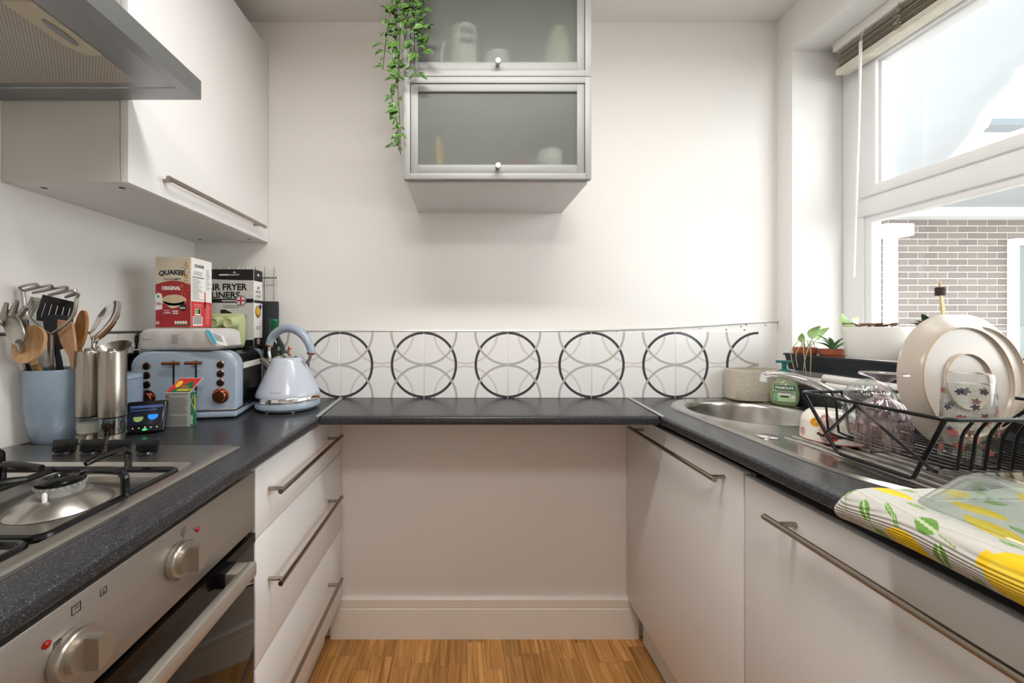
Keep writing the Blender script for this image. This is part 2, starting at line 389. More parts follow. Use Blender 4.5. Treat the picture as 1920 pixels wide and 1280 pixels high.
bm = new(); rect_frame(bm, XW+.006, 1.41, WY0+.068, J1+.002, SZ+.05, T0+.003, .024, bev=.004); obj('glazing_bead', bm, m_upvc, win)
bm = new(); box(bm, (1.395, WY0+.07, SZ+.05), (1.399, J1, T0+.002)); obj('pane', bm, m_pane, win)
bm = new(); box(bm, (1.40, WY0+.08, SZ+.05), (1.408, J1-.001, SZ+.07)); obj('gasket', bm, m_dark, win)

# ------------------------------------------------------------------ outside
YBk, sc = 4.3, 4.3/F
bX = lambda px: (px-868)*sc
bZ = lambda py: CZ-(py-612)*sc
m_mortar = mat('mortar', '#b3aca0', .9, bump=(60, .3)); m_brick = mat('outdoor_brick', '#8d7f77', .85, bump=(80, .3))
N = NT(m_brick); oi = N.n('ShaderNodeObjectInfo'); hs = N.n('ShaderNodeHueSaturation'); hs.inputs['Color'].default_value = (*lin('#6f655f'), 1)
N.link(N.math('ADD', N.math('MULTIPLY', oi.outputs['Random'], .3), .85), hs.inputs['Value']); N.link(hs.outputs[0], N.b.inputs['Base Color'])
house = thing('brick_building', 'grey brown brick building seen through the window over the sink', 'building', (5.5, YBk, -.4))
bm = new(); box(bm, (bX(1600), YBk+.006, -.4), (bX(2150), YBk+.25, bZ(412))); obj('mortar_wall', bm, m_mortar, house)
bm = new(); box(bm, (-.1075, -.010, -.0325), (.1075, .012, .0325), bev=.003, seg=1); b0 = None
pz = 12.35*sc; pxw = 37.2*sc; doorx = bX(1889)
for r in range(24):
    z = bZ(417)-r*pz; k = 0
    xx = bX(1648)+(r % 2)*pxw/2
    while xx < bX(1975):
        a, b_ = xx-.1075*1.0, xx+.1075
        if z > bZ(448): cut = False
        else: cut = b_ > doorx
        if not cut or a < doorx-.05:
            if b0 is None: q = b0 = obj('brick', bm, m_brick, house, local=True)
            else: q = b0.copy(); COL.objects.link(q)
            wd = .215 if not cut else doorx-a
            q.location = (a+wd/2-5.5, .012, z+.4); q.scale = (wd/.215*pxw/.2252, 1, pz/.0765)
        xx += pxw
bm = new(); box(bm, (bX(1650), YBk-.16, bZ(412)), (bX(2200), YBk+.05, bZ(392))); obj('fascia', bm, mat('white_fascia', '#eef1f0', .5), house)
fr_ = new(); x0, x1, z1 = bX(1889), bX(2060), bZ(449)
box(fr_, (x0, YBk-.06, -.4), (x0+.05, YBk+.02, z1)); box(fr_, (x1-.05, YBk-.06, -.4), (x1, YBk+.02, z1)); box(fr_, (x0+.05, YBk-.06, z1-.075), (x1-.05, YBk+.02, z1))
wf = obj('door_frame', fr_, m_upvc, house); bm = new(); box(bm, (x0+.05, YBk-.03, -.4), (x1-.05, YBk-.01, z1-.07)); obj('door_pane', bm, mat('dark_glazing', '#48524f', .12), wf)
dp = thing('downpipe', 'white downpipe with a hopper box beside the brick wall outside', 'pipe', (bX(1645), YBk-.2, -.4))
bm = new(); tube(bm, [(bX(1647), YBk-.12, -.4), (bX(1647), YBk-.12, bZ(448))], .055, 16); obj('pipe', bm, m_upvc, dp)
bm = new(); box(bm, (bX(1622), YBk-.22, bZ(450)), (bX(1672), YBk-.02, bZ(428)), bev=.01); obj('hopper', bm, m_upvc, dp)
# walkway canopy overhead with a curved cut-out showing the sky
bm = new(); ZS = 2.47
cut = bez([(7.2, 3.35), (4.6, 3.3), (3.95, 3.1), (3.73, 2.86), (3.42, 2.52), (3.13, 2.24), (2.95, 2.02), (2.80, 1.85), (2.66, 1.45), (2.55, .3)], 6)
prism(bm, [(1.46, .3, ZS), (1.46, 4.12, ZS), (7.2, 4.12, ZS)]+[(p[0], p[1], ZS) for p in [Vector((q[0], q[1], 0)) for q in cut]], (0, 0, .09))
cnp = thing('walkway_canopy', 'pale grey overhead canopy with a curved edge outside the window', 'canopy', (3, 2.5, ZS))
obj('soffit', bm, mat('soffit_paint', '#a9acaf', .7, var=(3, .03)), cnp)
bm = new(); tube(bm, [(p[0], p[1], ZS-.004+.012*math.sin(i*2.1)) for i, p in enumerate([Vector((q[0], q[1], 0)) for q in cut])], .03, 8); obj('edge_bead', bm, mat('rough_render_edge', '#dfe3e4', .6, bump=(40, .8)), cnp)
a, b = P(1852, 236, 5.2), P(1914, 231, 5.2)
bm = new(); box(bm, (a.x-.4, 5.1, a.z-.04), (b.x, 5.3, a.z+.05)); single('roof_beam', bm, mat('grey_beam', '#4f575c', .6), 'short grey beam against the white sky beyond the canopy', 'beam')
bm = new(); box(bm, (1.46, -4, -.5), (12, 14, -.4)); single('outdoor_paving', bm, mat('paving', '#77746f', .9), 'pale paving on the ground outside the window', 'paving', kind='structure')

# ------------------------------------------------------------------ ceiling lamps
m_bulb = mat('lit_bulb', '#ffffff', .4, emis='#fff3e4', estr=6)
bl = thing('ceiling_batten_lamp', 'long white batten lamp on the ceiling above the units', 'lamp', (.11, .58, ZC))
bm = new(); box(bm, (-.45, .545, ZC-.03), (.67, .615, ZC-.0005), bev=.006); obj('housing', bm, m_upvc, bl)
bm = new(); loft(bm, [[(x_, .58+.045*math.cos(a), ZC-.03-.028*math.sin(a)) for a in [PI*k/10 for k in range(11)]] for x_ in (-.43, .65)]); obj('diffuser', bm, m_bulb, bl)
for x_ in (-.44, .65):
    bm = new(); box(bm, (x_, .53, ZC-.062), (x_+.01, .63, ZC-.001), bev=.002); obj('end_cap', bm, m_upvc, bl)
ld = bpy.data.lights.new('batten_light', 'AREA'); ld.shape = 'RECTANGLE'; ld.size = 1.06; ld.size_y = .1; ld.energy = LAMP_FRONT; ld.color = (1, .985, .96); ld.spread = math.radians(176)
lo = bpy.data.objects.new('batten_light', ld); COL.objects.link(lo); lo.location = (.11, .58, ZC-.066); lo['kind'] = 'helper'
rl = thing('ceiling_dome_lamp', 'round white flush ceiling lamp behind the viewer', 'lamp', (.1, -.45, ZC))
bm = new(); lathe(bm, [(.2, -.0005), (.2, -.03), (.19, -.035)], 40, (.1, -.45, ZC), cap1=False); obj('ring', bm, m_chrome, rl)
bm = new(); lathe(bm, [(.188, -.03), (.17, -.06), (.1, -.085), (.001, -.092)], 40, (.1, -.45, ZC), cap0=False); obj('diffuser', bm, m_bulb, rl)
ld = bpy.data.lights.new('dome_light', 'AREA'); ld.shape = 'DISK'; ld.size = .36; ld.energy = LAMP_REAR; ld.color = (1, .985, .965); ld.spread = math.radians(178)
lo = bpy.data.objects.new('dome_light', ld); COL.objects.link(lo); lo.location = (.1, -.45, ZC-.1); lo['kind'] = 'helper'

# ------------------------------------------------------------------ worktops
TK = .027
def bull(sgn, xe):              # rounded front edge profile in X-Z
    r = .009; pts = []
    for k in range(6): a = k/5*PI/2; pts.append((xe-sgn*(r-r*math.sin(a)), WT-(r-r*math.cos(a))))
    for k in range(6): a = k/5*PI/2; pts.append((xe-sgn*(r-r*math.cos(a)), WT-TK+(r-r*math.sin(a))))
    return pts
def slab(bm, poly, z0=WT-TK, z1=WT): prism(bm, [(a, b, z0) for a, b in poly], (0, 0, z1-z0))
XE, XER, YE = -.4277, .59, 1.133
HX0, HX1, HY0, HY1 = -.965, -.52, .275, .80     # hob cut-out
bm = new(); Y0 = -.65
slab(bm, [(XL, Y0), (HX0, Y0), (HX0, YB), (XL, YB)]); slab(bm, [(HX0, Y0), (HX1, Y0), (HX1, HY0), (HX0, HY0)]); slab(bm, [(HX0, HY1), (HX1, HY1), (HX1, YB), (HX0, YB)])
slab(bm, [(HX1, YE), (-.4395, YE), (-.464, YB), (HX1, YB)])
pr = [(HX1, WT-TK), (HX1, WT)]+bull(1, XE-.002)
loft(bm, [[(a, y, z) for a, z in pr] for y in (Y0, YE)])
single('worktop', bm, m_top, 'dark speckled worktop holding the hob and toaster', 'worktop', (-.7, .5, WT-TK), sharp=35)
def slab_hole(bm, outer, inner, z0=WT-TK, z1=WT):
    t = new(); es = []
    for poly in (outer, inner):
        v = [t.verts.new((a, b, z1)) for a, b in poly]; es += [t.edges.new((v[i], v[(i+1) % len(v)])) for i in range(len(v))]
    bmesh.ops.triangle_fill(t, use_beauty=True, edges=es); fs = list(t.faces)
    ex = bmesh.ops.extrude_face_region(t, geom=fs); bmesh.ops.translate(t, verts=[g for g in ex['geom'] if isinstance(g, bmesh.types.BMVert)], vec=(0, 0, z0-z1))
    me = bpy.data.meshes.new('tmp'); bmesh.ops.recalc_face_normals(t, faces=t.faces); t.to_mesh(me); t.free(); bm.from_mesh(me); bpy.data.meshes.remove(me)
def rr(x0, x1, y0, y1, r, n=5):
    out = []
    for cx, cy, a0 in ((x1-r, y0+r, -PI/2), (x1-r, y1-r, 0), (x0+r, y1-r, PI/2), (x0+r, y0+r, PI)):
        for k in range(n+1): a = a0+k/n*PI/2; out.append((cx+r*math.cos(a), cy+r*math.sin(a)))
    return out
SX0 = .64
bm = new(); slab_hole(bm, [(SX0, Y0), (XR, Y0), (XR, YB), (SX0, YB)], rr(.698, 1.102, .552, 1.378, .187, 10))
slab(bm, [(SX0, YE), (SX0, YB), (.632, YB), (.602, YE)])
pr = [(SX0, WT-TK), (SX0, WT)]+bull(-1, XER+.002)
loft(bm, [[(a, y, z) for a, z in pr] for y in (Y0, YE)])
single('worktop', bm, m_top, 'dark speckled worktop around the steel sink under the window', 'worktop', (.9, .5, WT-TK), sharp=35)
bm = new()
slab(bm, [(-.427, YE+.04), (.59, YE+.04), (.619, YB), (-.4515, YB)])
pr = [(YE+.04, WT-TK), (YE+.04, WT)]+[(b, z) for b, z in [(YE+(XE-a if False else 0)+abs(a-XE), z) for a, z in bull(1, XE)]]
loft(bm, [[(X, b, z) for b, z in pr] for X in (-.4255, .588)])
single('worktop', bm, m_top, 'narrow dark worktop bridging the gap below the circle tiles', 'worktop', (.08, 1.28, WT-TK), sharp=35)
for a, b, lb in (((-.4335, YE-.002), (-.458, YB-.009), 'silver joining strip on the worktop beside the kettle'), ((.596, YE-.002), (.6255, YB-.009), 'silver joining strip on the worktop beside the sink')):
    bm = new(); prism(bm, [(a[0]-.0065, a[1], WT+.0003), (a[0]+.0065, a[1], WT+.0003), (b[0]+.0065, b[1], WT+.0003), (b[0]-.0065, b[1], WT+.0003)], (0, 0, .0018))
    prism(bm, [(a[0]-.003, a[1], WT-TK+.001), (a[0]+.003, a[1], WT-TK+.001), (a[0]+.003, a[1], WT+.002), (a[0]-.003, a[1], WT+.002)], (0, -.0015, 0))
    single('joint_strip', bm, m_alu, lb, 'strip', (a[0], a[1], WT))

# ------------------------------------------------------------------ base units
def handle(parent, xb, y0, y1, z, xd, r=.006):
    bm = new(); bar(bm, (xb, y0, z), (xb, y1, z), r, 16)
    for y in (y0+.018, y1-.03): bar(bm, (xb, y, z), (xd, y, z), r*.8, 12)
    return obj('handle', bm, m_handle, parent)
DX = -.4566
du = thing('drawer_unit', 'white three-drawer base unit with bar handles beside the oven', 'drawer unit', (-.7, 1.13, 0))
bm = new(); box(bm, (XL+.002, .8335, .144), (DX-.019, YB-.002, .874)); obj('carcase', bm, m_carc, du)
for z0, z1, hz in ((.703, .859, .792), (.417, .700, .58), (.144, .414, .295)):
    bm = new(); box(bm, (DX-.018, .834, z0), (DX, YB-.003, z1), bev=.0015); d = obj('drawer', bm, m_white, du); handle(d, -.42, .872, 1.315, hz, DX)
bm = new(); box(bm, (-.53, .834, .0005), (-.512, YB-.03, .144)); obj('plinth', bm, m_carc, du)
RX = .62
cb = thing('sink_cupboard', 'white cupboard door with a bar handle under the sink bowl', 'cupboard', (.9, 1.13, 0))
bm = new(); box(bm, (RX+.019, .84, .144), (XR-.002, YB-.002, .74)); box(bm, (RX+.019, .84, .74), (RX+.03, YB-.002, .845)); obj('carcase', bm, m_carc, cb)
bm = new(); box(bm, (RX, .838, .144), (RX+.018, YB-.003, .850), bev=.002); d = obj('door', bm, m_whiteR, cb); handle(d, .585, .88, 1.335, .816, RX)
bm = new(); box(bm, (.668, .84, .0005), (.686, YB-.03, .144)); obj('plinth', bm, m_carc, cb)
dw = thing('integrated_appliance', 'wide white appliance door with a long bar handle below the lemon towel', 'appliance', (.9, .53, 0))
bm = new(); box(bm, (RX+.03, .225, .1), (XR-.002, .832, .73)); box(bm, (RX+.03, .225, .73), (RX+.06, .832, .84)); obj('body', bm, mat('appliance_grey', '#77777a', .4), dw)
bm = new(); box(bm, (RX, .226, .13), (RX+.02, .8335, .845), bev=.003); d = obj('door', bm, m_whiteR, dw); handle(d, .585, .30, .736, .803, RX)
bm = new(); box(bm, (.668, .226, .0005), (.686, .832, .098)); obj('plinth', bm, m_carc, dw)
bm = new(); box(bm, (RX+.062, .2, .846), (RX+.075, 1.43, .8755)); single('support_rail', bm, mat('rail_grey', '#55565a', .4, metal=.5), 'grey metal rail in the shadow gap above the cupboard doors', 'rail', (.68, .8, .846))

# ------------------------------------------------------------------ oven
ov = thing('built_in_oven', 'stainless steel built-in oven with two knobs under the hob', 'oven', (-.7, .53, 0))
bm = new(); box(bm, (XL+.01, .236, .14), (DX-.02, .829, .862)); obj('body', bm, m_dark, ov)
bm = new(); box(bm, (DX-.02, .234, .731), (DX, .831, .855), bev=.002); cp = obj('control_panel', bm, m_panel, ov)
m_knob = mat('satin_knob', '#b9b2a7', .33, metal=.9)
for ky, kz in ((.606, .800), (.44, .793)):
    bm = new(); mx = Matrix.Translation((DX, ky, kz)) @ Matrix.Rotation(PI/2, 4, 'Y')
    t = new(); lathe(t, [(.026, 0), (.0275, .002), (.0275, .011), (.0255, .0135), (.0205, .0135), (.0205, .014)], 36)
    # grip: a disc with a cut-away step, as a wedge
    n = 28; up = [(.0195*math.cos(2*PI*i/n), .0195*math.sin(2*PI*i/n)) for i in range(n)]
    loft(t, [[(a, b, .013) for a, b in up], [(a, b, .021) for a, b in up]])
    loft(t, [[(a, max(-.003, b), .02) for a, b in up], [(a*.97, max(-.003, b*.97), .036) for a, b in up]])
    t.transform(mx); obj('knob', t, m_knob, cp)
for ly, lz in ((.65, .824), (.4145, .824)):
    bm = new(); t = new(); lathe(t, [(.0042, 0), (.0042, .002), (.0025, .0035), (.0005, .004)], 16); t.transform(Matrix.Translation((DX, ly, lz)) @ Matrix.Rotation(PI/2, 4, 'Y')); obj('indicator_light', t, mat('red_lens', '#a5120f', .15), cp); bm.free()
fo = Frame((DX, 0, 0), (0, 1, 0), (0, 0, 1), (1, 0, 0))
def icon(a, b, s, kind):
    bm = new(); t = .0009
    for r in ((a-s, b-s, a+s, b-s+t), (a-s, b+s-t, a+s, b+s), (a-s, b-s, a-s+t, b+s), (a+s-t, b-s, a+s, b+s)): prect(bm, fo, *r)
    if kind == 0: prect(bm, fo, a-s*.5, b, a+s*.5, b+t); prect(bm, fo, a-s*.5, b+s*.5, a+s*.5, b+s*.5+t)
    if kind == 1: prect(bm, fo, a-s*.5, b-s*.5, a+s*.5, b-s*.5+t); prect(bm, fo, a-t/2, b-s*.5, a+t/2, b+s*.4)
    obj('icon', bm, m_black, cp, sharp=None)
icon(.618, .838, .005, 1); icon(.447, .8395, .0055, 0); icon(.481, .836, .0045, 1); icon(.426, .815, .004, 0)
bm = new(); ptext(bm, fo, '°C', .642, .829, .006, .004, .01); ptext(bm, fo, '50', .5905, .788, .006, .004, .01); ptext(bm, fo, '0', .618, .829, .003, .004, .01); ptext(bm, fo, '200', .605, .7685, .008, .004, .01)
obj('lettering', bm, m_black, cp, sharp=None)
m_oglass = mat('oven_glass', '#15110e', .04, spec=.6)
bm = new(); box(bm, (DX-.022, .234, .15), (DX-.001, .831, .721), bev=.002); dr = obj('door', bm, m_oglass, ov)
bm = new(); box(bm, (DX-.0005, .234, .700), (DX+.0008, .831, .7205)); obj('trim_band', bm, m_enamel, dr)
bm = new(); box(bm, (-.4185, .25, .689), (-.4005, .738, .716), bev=.004)
for y in (.265, .698): box(bm, (-.4385, y, .689), (-.41, y+.036, .7155), bev=.001)
obj('handle', bm, mat('handle_steel', '#c6c1b8', .35, metal=.8), dr)
for y in (.265, .698):
    bm = new(); box(bm, (DX-.001, y-.001, .688), (-.438, y+.037, .7165), bev=.001); obj('handle_bracket', bm, m_blackp, dr)

# ------------------------------------------------------------------ gas hob
hob = thing('gas_hob', 'stainless steel gas hob with black pan supports', 'hob', (-.74, .55, WT))
hx0, hx1, hy0, hy1 = -.995, -.488, .252, .838
bm = new(); zt, zf = WT+.009, WT-.009
ox = [(hx0, hy0), (hx1, hy0), (hx1, hy1), (hx0, hy1)]
R = [[(a, b, WT+.0003) for a, b in rr(hx0, hx1, hy0, hy1, .012)], [(a, b, WT+.005) for a, b in rr(hx0, hx1, hy0, hy1, .012)], [(a, b, zt) for a, b in rr(hx0+.008, hx1-.008, hy0+.008, hy1-.008, .01)],
     [(a, b, zt) for a, b in rr(-.975, -.511, .272, .727, .02)], [(a, b, zt-.004) for a, b in rr(-.972, -.514, .275, .722, .02)], [(a, b, zf) for a, b in rr(-.958, -.524, .285, .7, .02)]]
loft(bm, R, cap0=False, cap1=True); obj('tray', bm, m_steel, hob, sharp=30)
def burner(cx, cy, s=1.0):
    bm = new(); lathe(bm, [(.082*s, zf+.0006), (.078*s, zf+.004), (.05*s, zf+.018), (.044*s, zf+.0195), (.02, zf+.0195)], 40, (cx, cy, 0)); b = obj('burner', bm, m_steel, hob)
    bm = new(); lathe(bm, [(.034*s, zf+.019), (.036*s, zf+.022), (.036*s, zf+.034), (.033*s, zf+.035)], 36, (cx, cy, 0))
    for k in range(24):
        a = 2*PI*k/24; box(bm, (-.002, -.002, 0), (.002, .002, .004), mx=Matrix.Translation((cx+.0365*s*math.cos(a), cy+.0365*s*math.sin(a), zf+.031)) @ Matrix.Rotation(a, 4, 'Z'))
    obj('flame_ring', bm, m_alu, b)
    bm = new(); lathe(bm, [(.034*s, zf+.035), (.038*s, zf+.037), (.0375*s, zf+.0405), (.034*s, zf+.043), (.016*s, zf+.0445), (.013*s, zf+.042), (.001, zf+.042)], 36, (cx, cy, 0)); obj('burner_cap', bm, m_enamel, b)
    bm = new(); lathe(bm, [(.003, zf+.017), (.003, zf+.03), (.002, zf+.032)], 10, (cx+.01, cy-.043*s, 0)); obj('igniter', bm, m_paperw, b)
for cx, cy, s in ((-.628, .592, .76), (-.86, .592, .66), (-.628, .37, .66), (-.86, .37, .9)): burner(cx, cy, s)
def support(y0, y1, cy):
    bm = new(); x0, x1 = -.955, -.5175; z = WT+.0085; r = .0055
    rail = [(a, b, z) for a, b in rr(x0, x1, y0, y1, .014, 4)]; tube(bm, rail, r, 8, closed=True); o = obj('pan_support', bm, m_enamel, hob)
    top = WT+.047
    def finger(p, q):            # from the rail at p up and over towards q
        p = Vector((*p, z)); q = Vector((*q, top-.004)); m = Vector((p.x, p.y, top)); dr_ = (Vector((q.x, q.y, top))-m)
        pts = [p, p+(m-p)*.7, m-Vector((0, 0, .004))+dr_.normalized()*.004, m+dr_.normalized()*.012, m+dr_*.7, q]
        bm = new(); tube(bm, bez(pts, 4), [.0055]*18+[.005, .0045, .004], 8); obj('finger', bm, m_enamel, o)
    for cx in (-.628, -.86):
        finger((cx+.018, y1), (cx+.008, cy+.03)); finger((cx-.075 if cx > -.7 else cx+.04, y0), (cx-.02, cy-.03))
    finger((x1, cy-.012), (-.59, cy-.005)); finger((x0, cy), (-.90, cy))
    bm = new(); tube(bm, [(-.744, y0, z), (-.744, y1, z)], r, 8); obj('cross_bar', bm, m_enamel, o)
    for s in (-1, 1):
        pts = [(-.744, cy+s*.02, z), (-.744, cy+s*.02, top-.006), (-.744+s*.014, cy+s*.02, top), (-.744+s*.07, cy+s*.014, top-.004)]
        bm = new(); tube(bm, bez(pts, 4), .005, 8); obj('finger', bm, m_enamel, o)
support(.463, .69, .592); support(.285, .452, .37)
for kx in (-.816, -.76, -.704, -.646):
    bm = new(); lathe(bm, [(.017, .0005), (.017, .003), (.014, .006), (.001, .006)], 28, (kx, .775, zt)); k = obj('knob', bm, m_blackp, hob)
    bm = new(); box(bm, (-.0195, -.0055, 0), (.0195, .0055, .0235), bev=.002, mx=Matrix.Translation((kx, .775, zt+.005)) @ Matrix.Rotation(math.radians(8), 4, 'Z') @ Matrix.Rotation(math.radians(-8), 4, 'X')); obj('grip', bm, m_blackp, k)

# ------------------------------------------------------------------ extractor hood
hd = thing('extractor_hood', 'stainless steel extractor hood above the hob', 'hood', (-.79, .53, 1.668))
HXF = -.573; y0, y1 = .232, .829
bm = new(); z0, z1 = 1.668, 1.709
R = [[(XL+.004, y0, z1), (HXF, y0, z1), (HXF, y1, z1), (XL+.004, y1, z1)], [(XL+.004, y0, z0), (HXF, y0, z0), (HXF, y1, z0), (XL+.004, y1, z0)],
     [(XL+.03, y0+.03, z0+.006), (HXF-.031, y0+.03, z0+.006), (HXF-.031, y1-.03, z0+.006), (XL+.03, y1-.03, z0+.006)],
     [(XL+.032, y0+.032, z0+.0075), (HXF-.033, y0+.032, z0+.0075), (HXF-.033, y1-.032, z0+.0075), (XL+.032, y1-.032, z0+.0075)],
     [(XL+.05, y0+.04, z0+.008), (HXF-.1, y0+.04, z0+.008), (HXF-.1, y1-.045, z0+.008), (XL+.05, y1-.045, z0+.008)]]
loft(bm, R, cap0=True, cap1=False, smooth=False); obj('canopy', bm, m_hood, hd, sharp=20)
bm = new(); box(bm, (XL+.05, y0+.04, z0+.008), (HXF-.1, y1-.045, z0+.014))
m_mesh = mat('filter_mesh', '#a49e92', .6, metal=.3); N = NT(m_mesh); ck = N.n('ShaderNodeTexChecker'); ck.inputs['Scale'].default_value = 330; N.link(N.obj(), ck.inputs['Vector']); ck.inputs[1].default_value = (*lin('#cbc5ba'), 1); ck.inputs[2].default_value = (*lin('#a39d93'), 1); N.link(ck.outputs[0], N.b.inputs['Base Color'])
obj('filter_mesh', bm, m_mesh, hd)
bm = new(); prism(bm, [(-.668, .585, z0+.0078), (-.712, .585, z0+.0078), (-.712, .675, z0+.0078), (-.695, .70, z0+.0078), (-.668, .70, z0+.0078)], (0, 0, -.003)); lp = obj('lamp_panel', bm, mat('cream_plastic', '#cfc6ae', .5), hd)
bm = new(); lathe(bm, [(.001, 0), (.012, .0006), (.012, .004)], 20, (-.685, .645, z0+.0015), sx=.55, sy=2.4); obj('latch', bm, m_hood, lp)
bm = new(); box(bm, (-.645, .45, z0+.0045), (-.62, .52, z0+.008)); obj('switch_slot', bm, m_blackp, hd)
bm = new(); box(bm, (XL+.004, .41, z1), (XL+.22, .65, ZC-.0005), bev=.003); obj('chimney', bm, m_hood, hd)

# ------------------------------------------------------------------ left wall cabinet
wc = thing('wall_cabinet', 'white wall cabinet with a long bar handle beside the hood', 'cabinet', (-.88, 1.13, 1.49))
WX = -.737
bm = new(); box(bm, (XL+.001, .8375, 1.4905), (WX-.0195, YB-.0015, 2.222)); obj('carcase', bm, [m_carc], wc)
bm = new(); box(bm, (XL+.001, .8335, 1.4903), (WX-.0195, .837, 2.222)); obj('side_panel', bm, m_side, wc)
bm = new(); box(bm, (WX-.018, .834, 1.4895), (WX, YB-.003, 2.222), bev=.0015); d = obj('door', bm, m_white, wc); handle(d, -.712, .915, 1.365, 1.531, WX)
for q in ((83, 352), (229, 352), (375, 449), (467, 448)):
    Y = (1.4905-CZ)*F/(612-q[1]); X = (q[0]-868)/F*Y
    bm = new(); lathe(bm, [(.001, -.0012), (.006, -.001), (.0062, .0006)], 16, (X, Y, 1.4905), cap1=False); obj('hole_cap', bm, mat('dark_cap', '#5d5a57', .6), wc)

# ------------------------------------------------------------------ glass fronted cabinets
GX0, GX1, GY = -.1755, .381, 1.122
def glass_cab(z0, z1, label, open_bottom):
    g = thing('glass_cabinet', label, 'cabinet', ((GX0+GX1)/2, 1.28, z0), group=None)
    t = .016; bm = new()
    box(bm, (GX0+.006, GY+.02, z0), (GX0+t, YB-.001, z1)); box(bm, (GX1-t, GY+.02, z0), (GX1-.006, YB-.001, z1))
    box(bm, (GX0+t, GY+.02, z0), (GX1-t, YB-.001, z0+t)); box(bm, (GX0+t, GY+.02, z1-t), (GX1-t, YB-.001, z1)); box(bm, (GX0+t, YB-.012, z0+t), (GX1-t, YB-.001, z1-t))
    obj('case', bm, m_carc, g)
    bm = new(); w_ = .0185
    for lo, hi in (((GX0, z0), (GX0+w_, z1)), ((GX1-w_, z0), (GX1, z1)), ((GX0+w_, z0), (GX1-w_, z0+w_)), ((GX0+w_, z1-w_), (GX1-w_, z1))):
        box(bm, (lo[0], GY, lo[1]), (hi[0], GY+.02, hi[1]), bev=.001)
    obj('front_frame', bm, m_alu, g)
    a0, a1, c0, c1 = GX0+w_+.0015, GX1-w_-.0015, z0+w_+.0015, z1-w_-.0015; w2 = .022
    bm = new(); 
    for lo, hi in (((a0, c0), (a0+w2, c1)), ((a1-w2, c0), (a1, c1)), ((a0+w2, c0), (a1-w2, c0+w2+.002)), ((a0+w2, c1-w2), (a1-w2, c1))):
        box(bm, (lo[0], GY+.003, lo[1]), (hi[0], GY+.019, hi[1]), bev=.0012)
    dd = obj('door', bm, m_alu_d, g)
    bm = new(); box(bm, (a0+w2-.003, GY+.0085, c0+w2-.003), (a1-w2+.003, GY+.0125, c1-w2+.003)); obj('glass_pane', bm, m_frost, dd)
    bm = new(); kx = .1025; kz = c0+.013; t = new(); lathe(t, [(.006, 0), (.006, .014), (.0085, .016), (.0085, .022), (.0075, .0235), (.001, .0235)], 20); t.transform(Matrix.Translation((kx, GY+.003, kz)) @ Matrix.Rotation(PI/2, 4, 'X')); obj('knob', t, m_steel, dd); bm.free()
    return g
GZ0, GZ1, GZ2 = 1.609, 1.913, 2.218
glass_cab(GZ0, GZ1-.0008, 'lower aluminium cabinet with a frosted glass flap', True)
glass_cab(GZ1+.0008, GZ2, 'upper aluminium cabinet with frosted glass, trailing plant beside it', False)
bm = new(); box(bm, (GX0+.006, GY+.021, GZ0-.006), (GX1-.006, YB-.001, GZ0-.0005)); 
single('cabinet_base_panel', bm, mat('base_panel', '#e8e7e6', .4), 'white panel under the lower frosted glass cabinet', 'panel', (.1, 1.28, GZ0-.006))
def mug(bm, c, r, h, handle_dir=None, mi=0):
    lathe(bm, [(r*.9, 0), (r, .004), (r, h), (r-.003, h), (r-.004, .006), (.001, .006)], 32, c, mi=mi)
    if handle_dir is not None:
        u = Vector((math.cos(handle_dir), math.sin(handle_dir), 0)); c = Vector(c)
        tube(bm, bez([c+u*(r-.002)+Vector((0, 0, h*.8)), c+u*(r+.022)+Vector((0, 0, h*.75)), c+u*(r+.026)+Vector((0, 0, h*.4)), c+u*(r-.002)+Vector((0, 0, h*.2))], 6), .005, 8, mi=mi)
m_cer = mat('white_ceramic', '#f4f2ec', .15); zf1 = GZ1+.0175; zf0 = GZ0+.0165
bm = new(); mug(bm, (.003, 1.179, zf1), .042, .157, PI); mo = single('mug', bm, m_cer, 'tall white lettered mug behind the upper frosted glass', 'mug', (.003, 1.179, zf1))
bm = new(); fm = Frame((.003-.04, 1.179-.0425, zf1), (1, 0, 0), (0, 0, 1), (0, -1, 0)); ptext(bm, fm, 'I DO', .05, .13, .036, .018, .04, 0); ptext(bm, fm, 'FAR', .05, .1, .036, .018, .04, 0); bm.transform(Matrix.Translation((-.003, -1.179, -zf1))); o = obj('lettering', bm, m_black, mo, sharp=None)
bm = new(); lathe(bm, [(.018, 0), (.03, .012), (.04, .075), (.037, .075), (.026, .014), (.001, .01)], 28, (.105, 1.175, zf1)); single('bowl', bm, m_cer, 'small white bowl behind the upper frosted glass', 'bowl', (.105, 1.175, zf1))
bm = new(); lathe(bm, [(.04, 0), (.044, .01), (.044, .11), (.03, .14), (.03, .165), (.001, .167)], 28, (.298, 1.19, zf1)); single('jar', bm, mat('cream_jar', '#e3d9c6', .3), 'tall cream jar at the end behind the upper frosted glass', 'jar', (.298, 1.19, zf1))
bm = new(); mug(bm, (.20, 1.25, zf1), .04, .1, 0); single('mug', bm, mat('grey_ceramic', '#77767a', .2), 'grey mug behind the upper frosted glass', 'mug', (.20, 1.25, zf1))
bm = new(); lathe(bm, [(.018, 0), (.018, .1), (.012, .112), (.012, .128), (.001, .128)], 20, (-.075, 1.175, zf0)); single('bottle', bm, mat('amber_bottle', '#c79a45', .3), 'small amber bottle behind the lower frosted glass', 'bottle', (-.075, 1.175, zf0))
bm = new(); lathe(bm, [(.038, 0), (.042, .01), (.042, .08), (.036, .088), (.001, .09)], 24, (.27, 1.18, zf0)); single('jar', bm, m_cer, 'squat white jar behind the lower frosted glass', 'jar', (.27, 1.18, zf0))
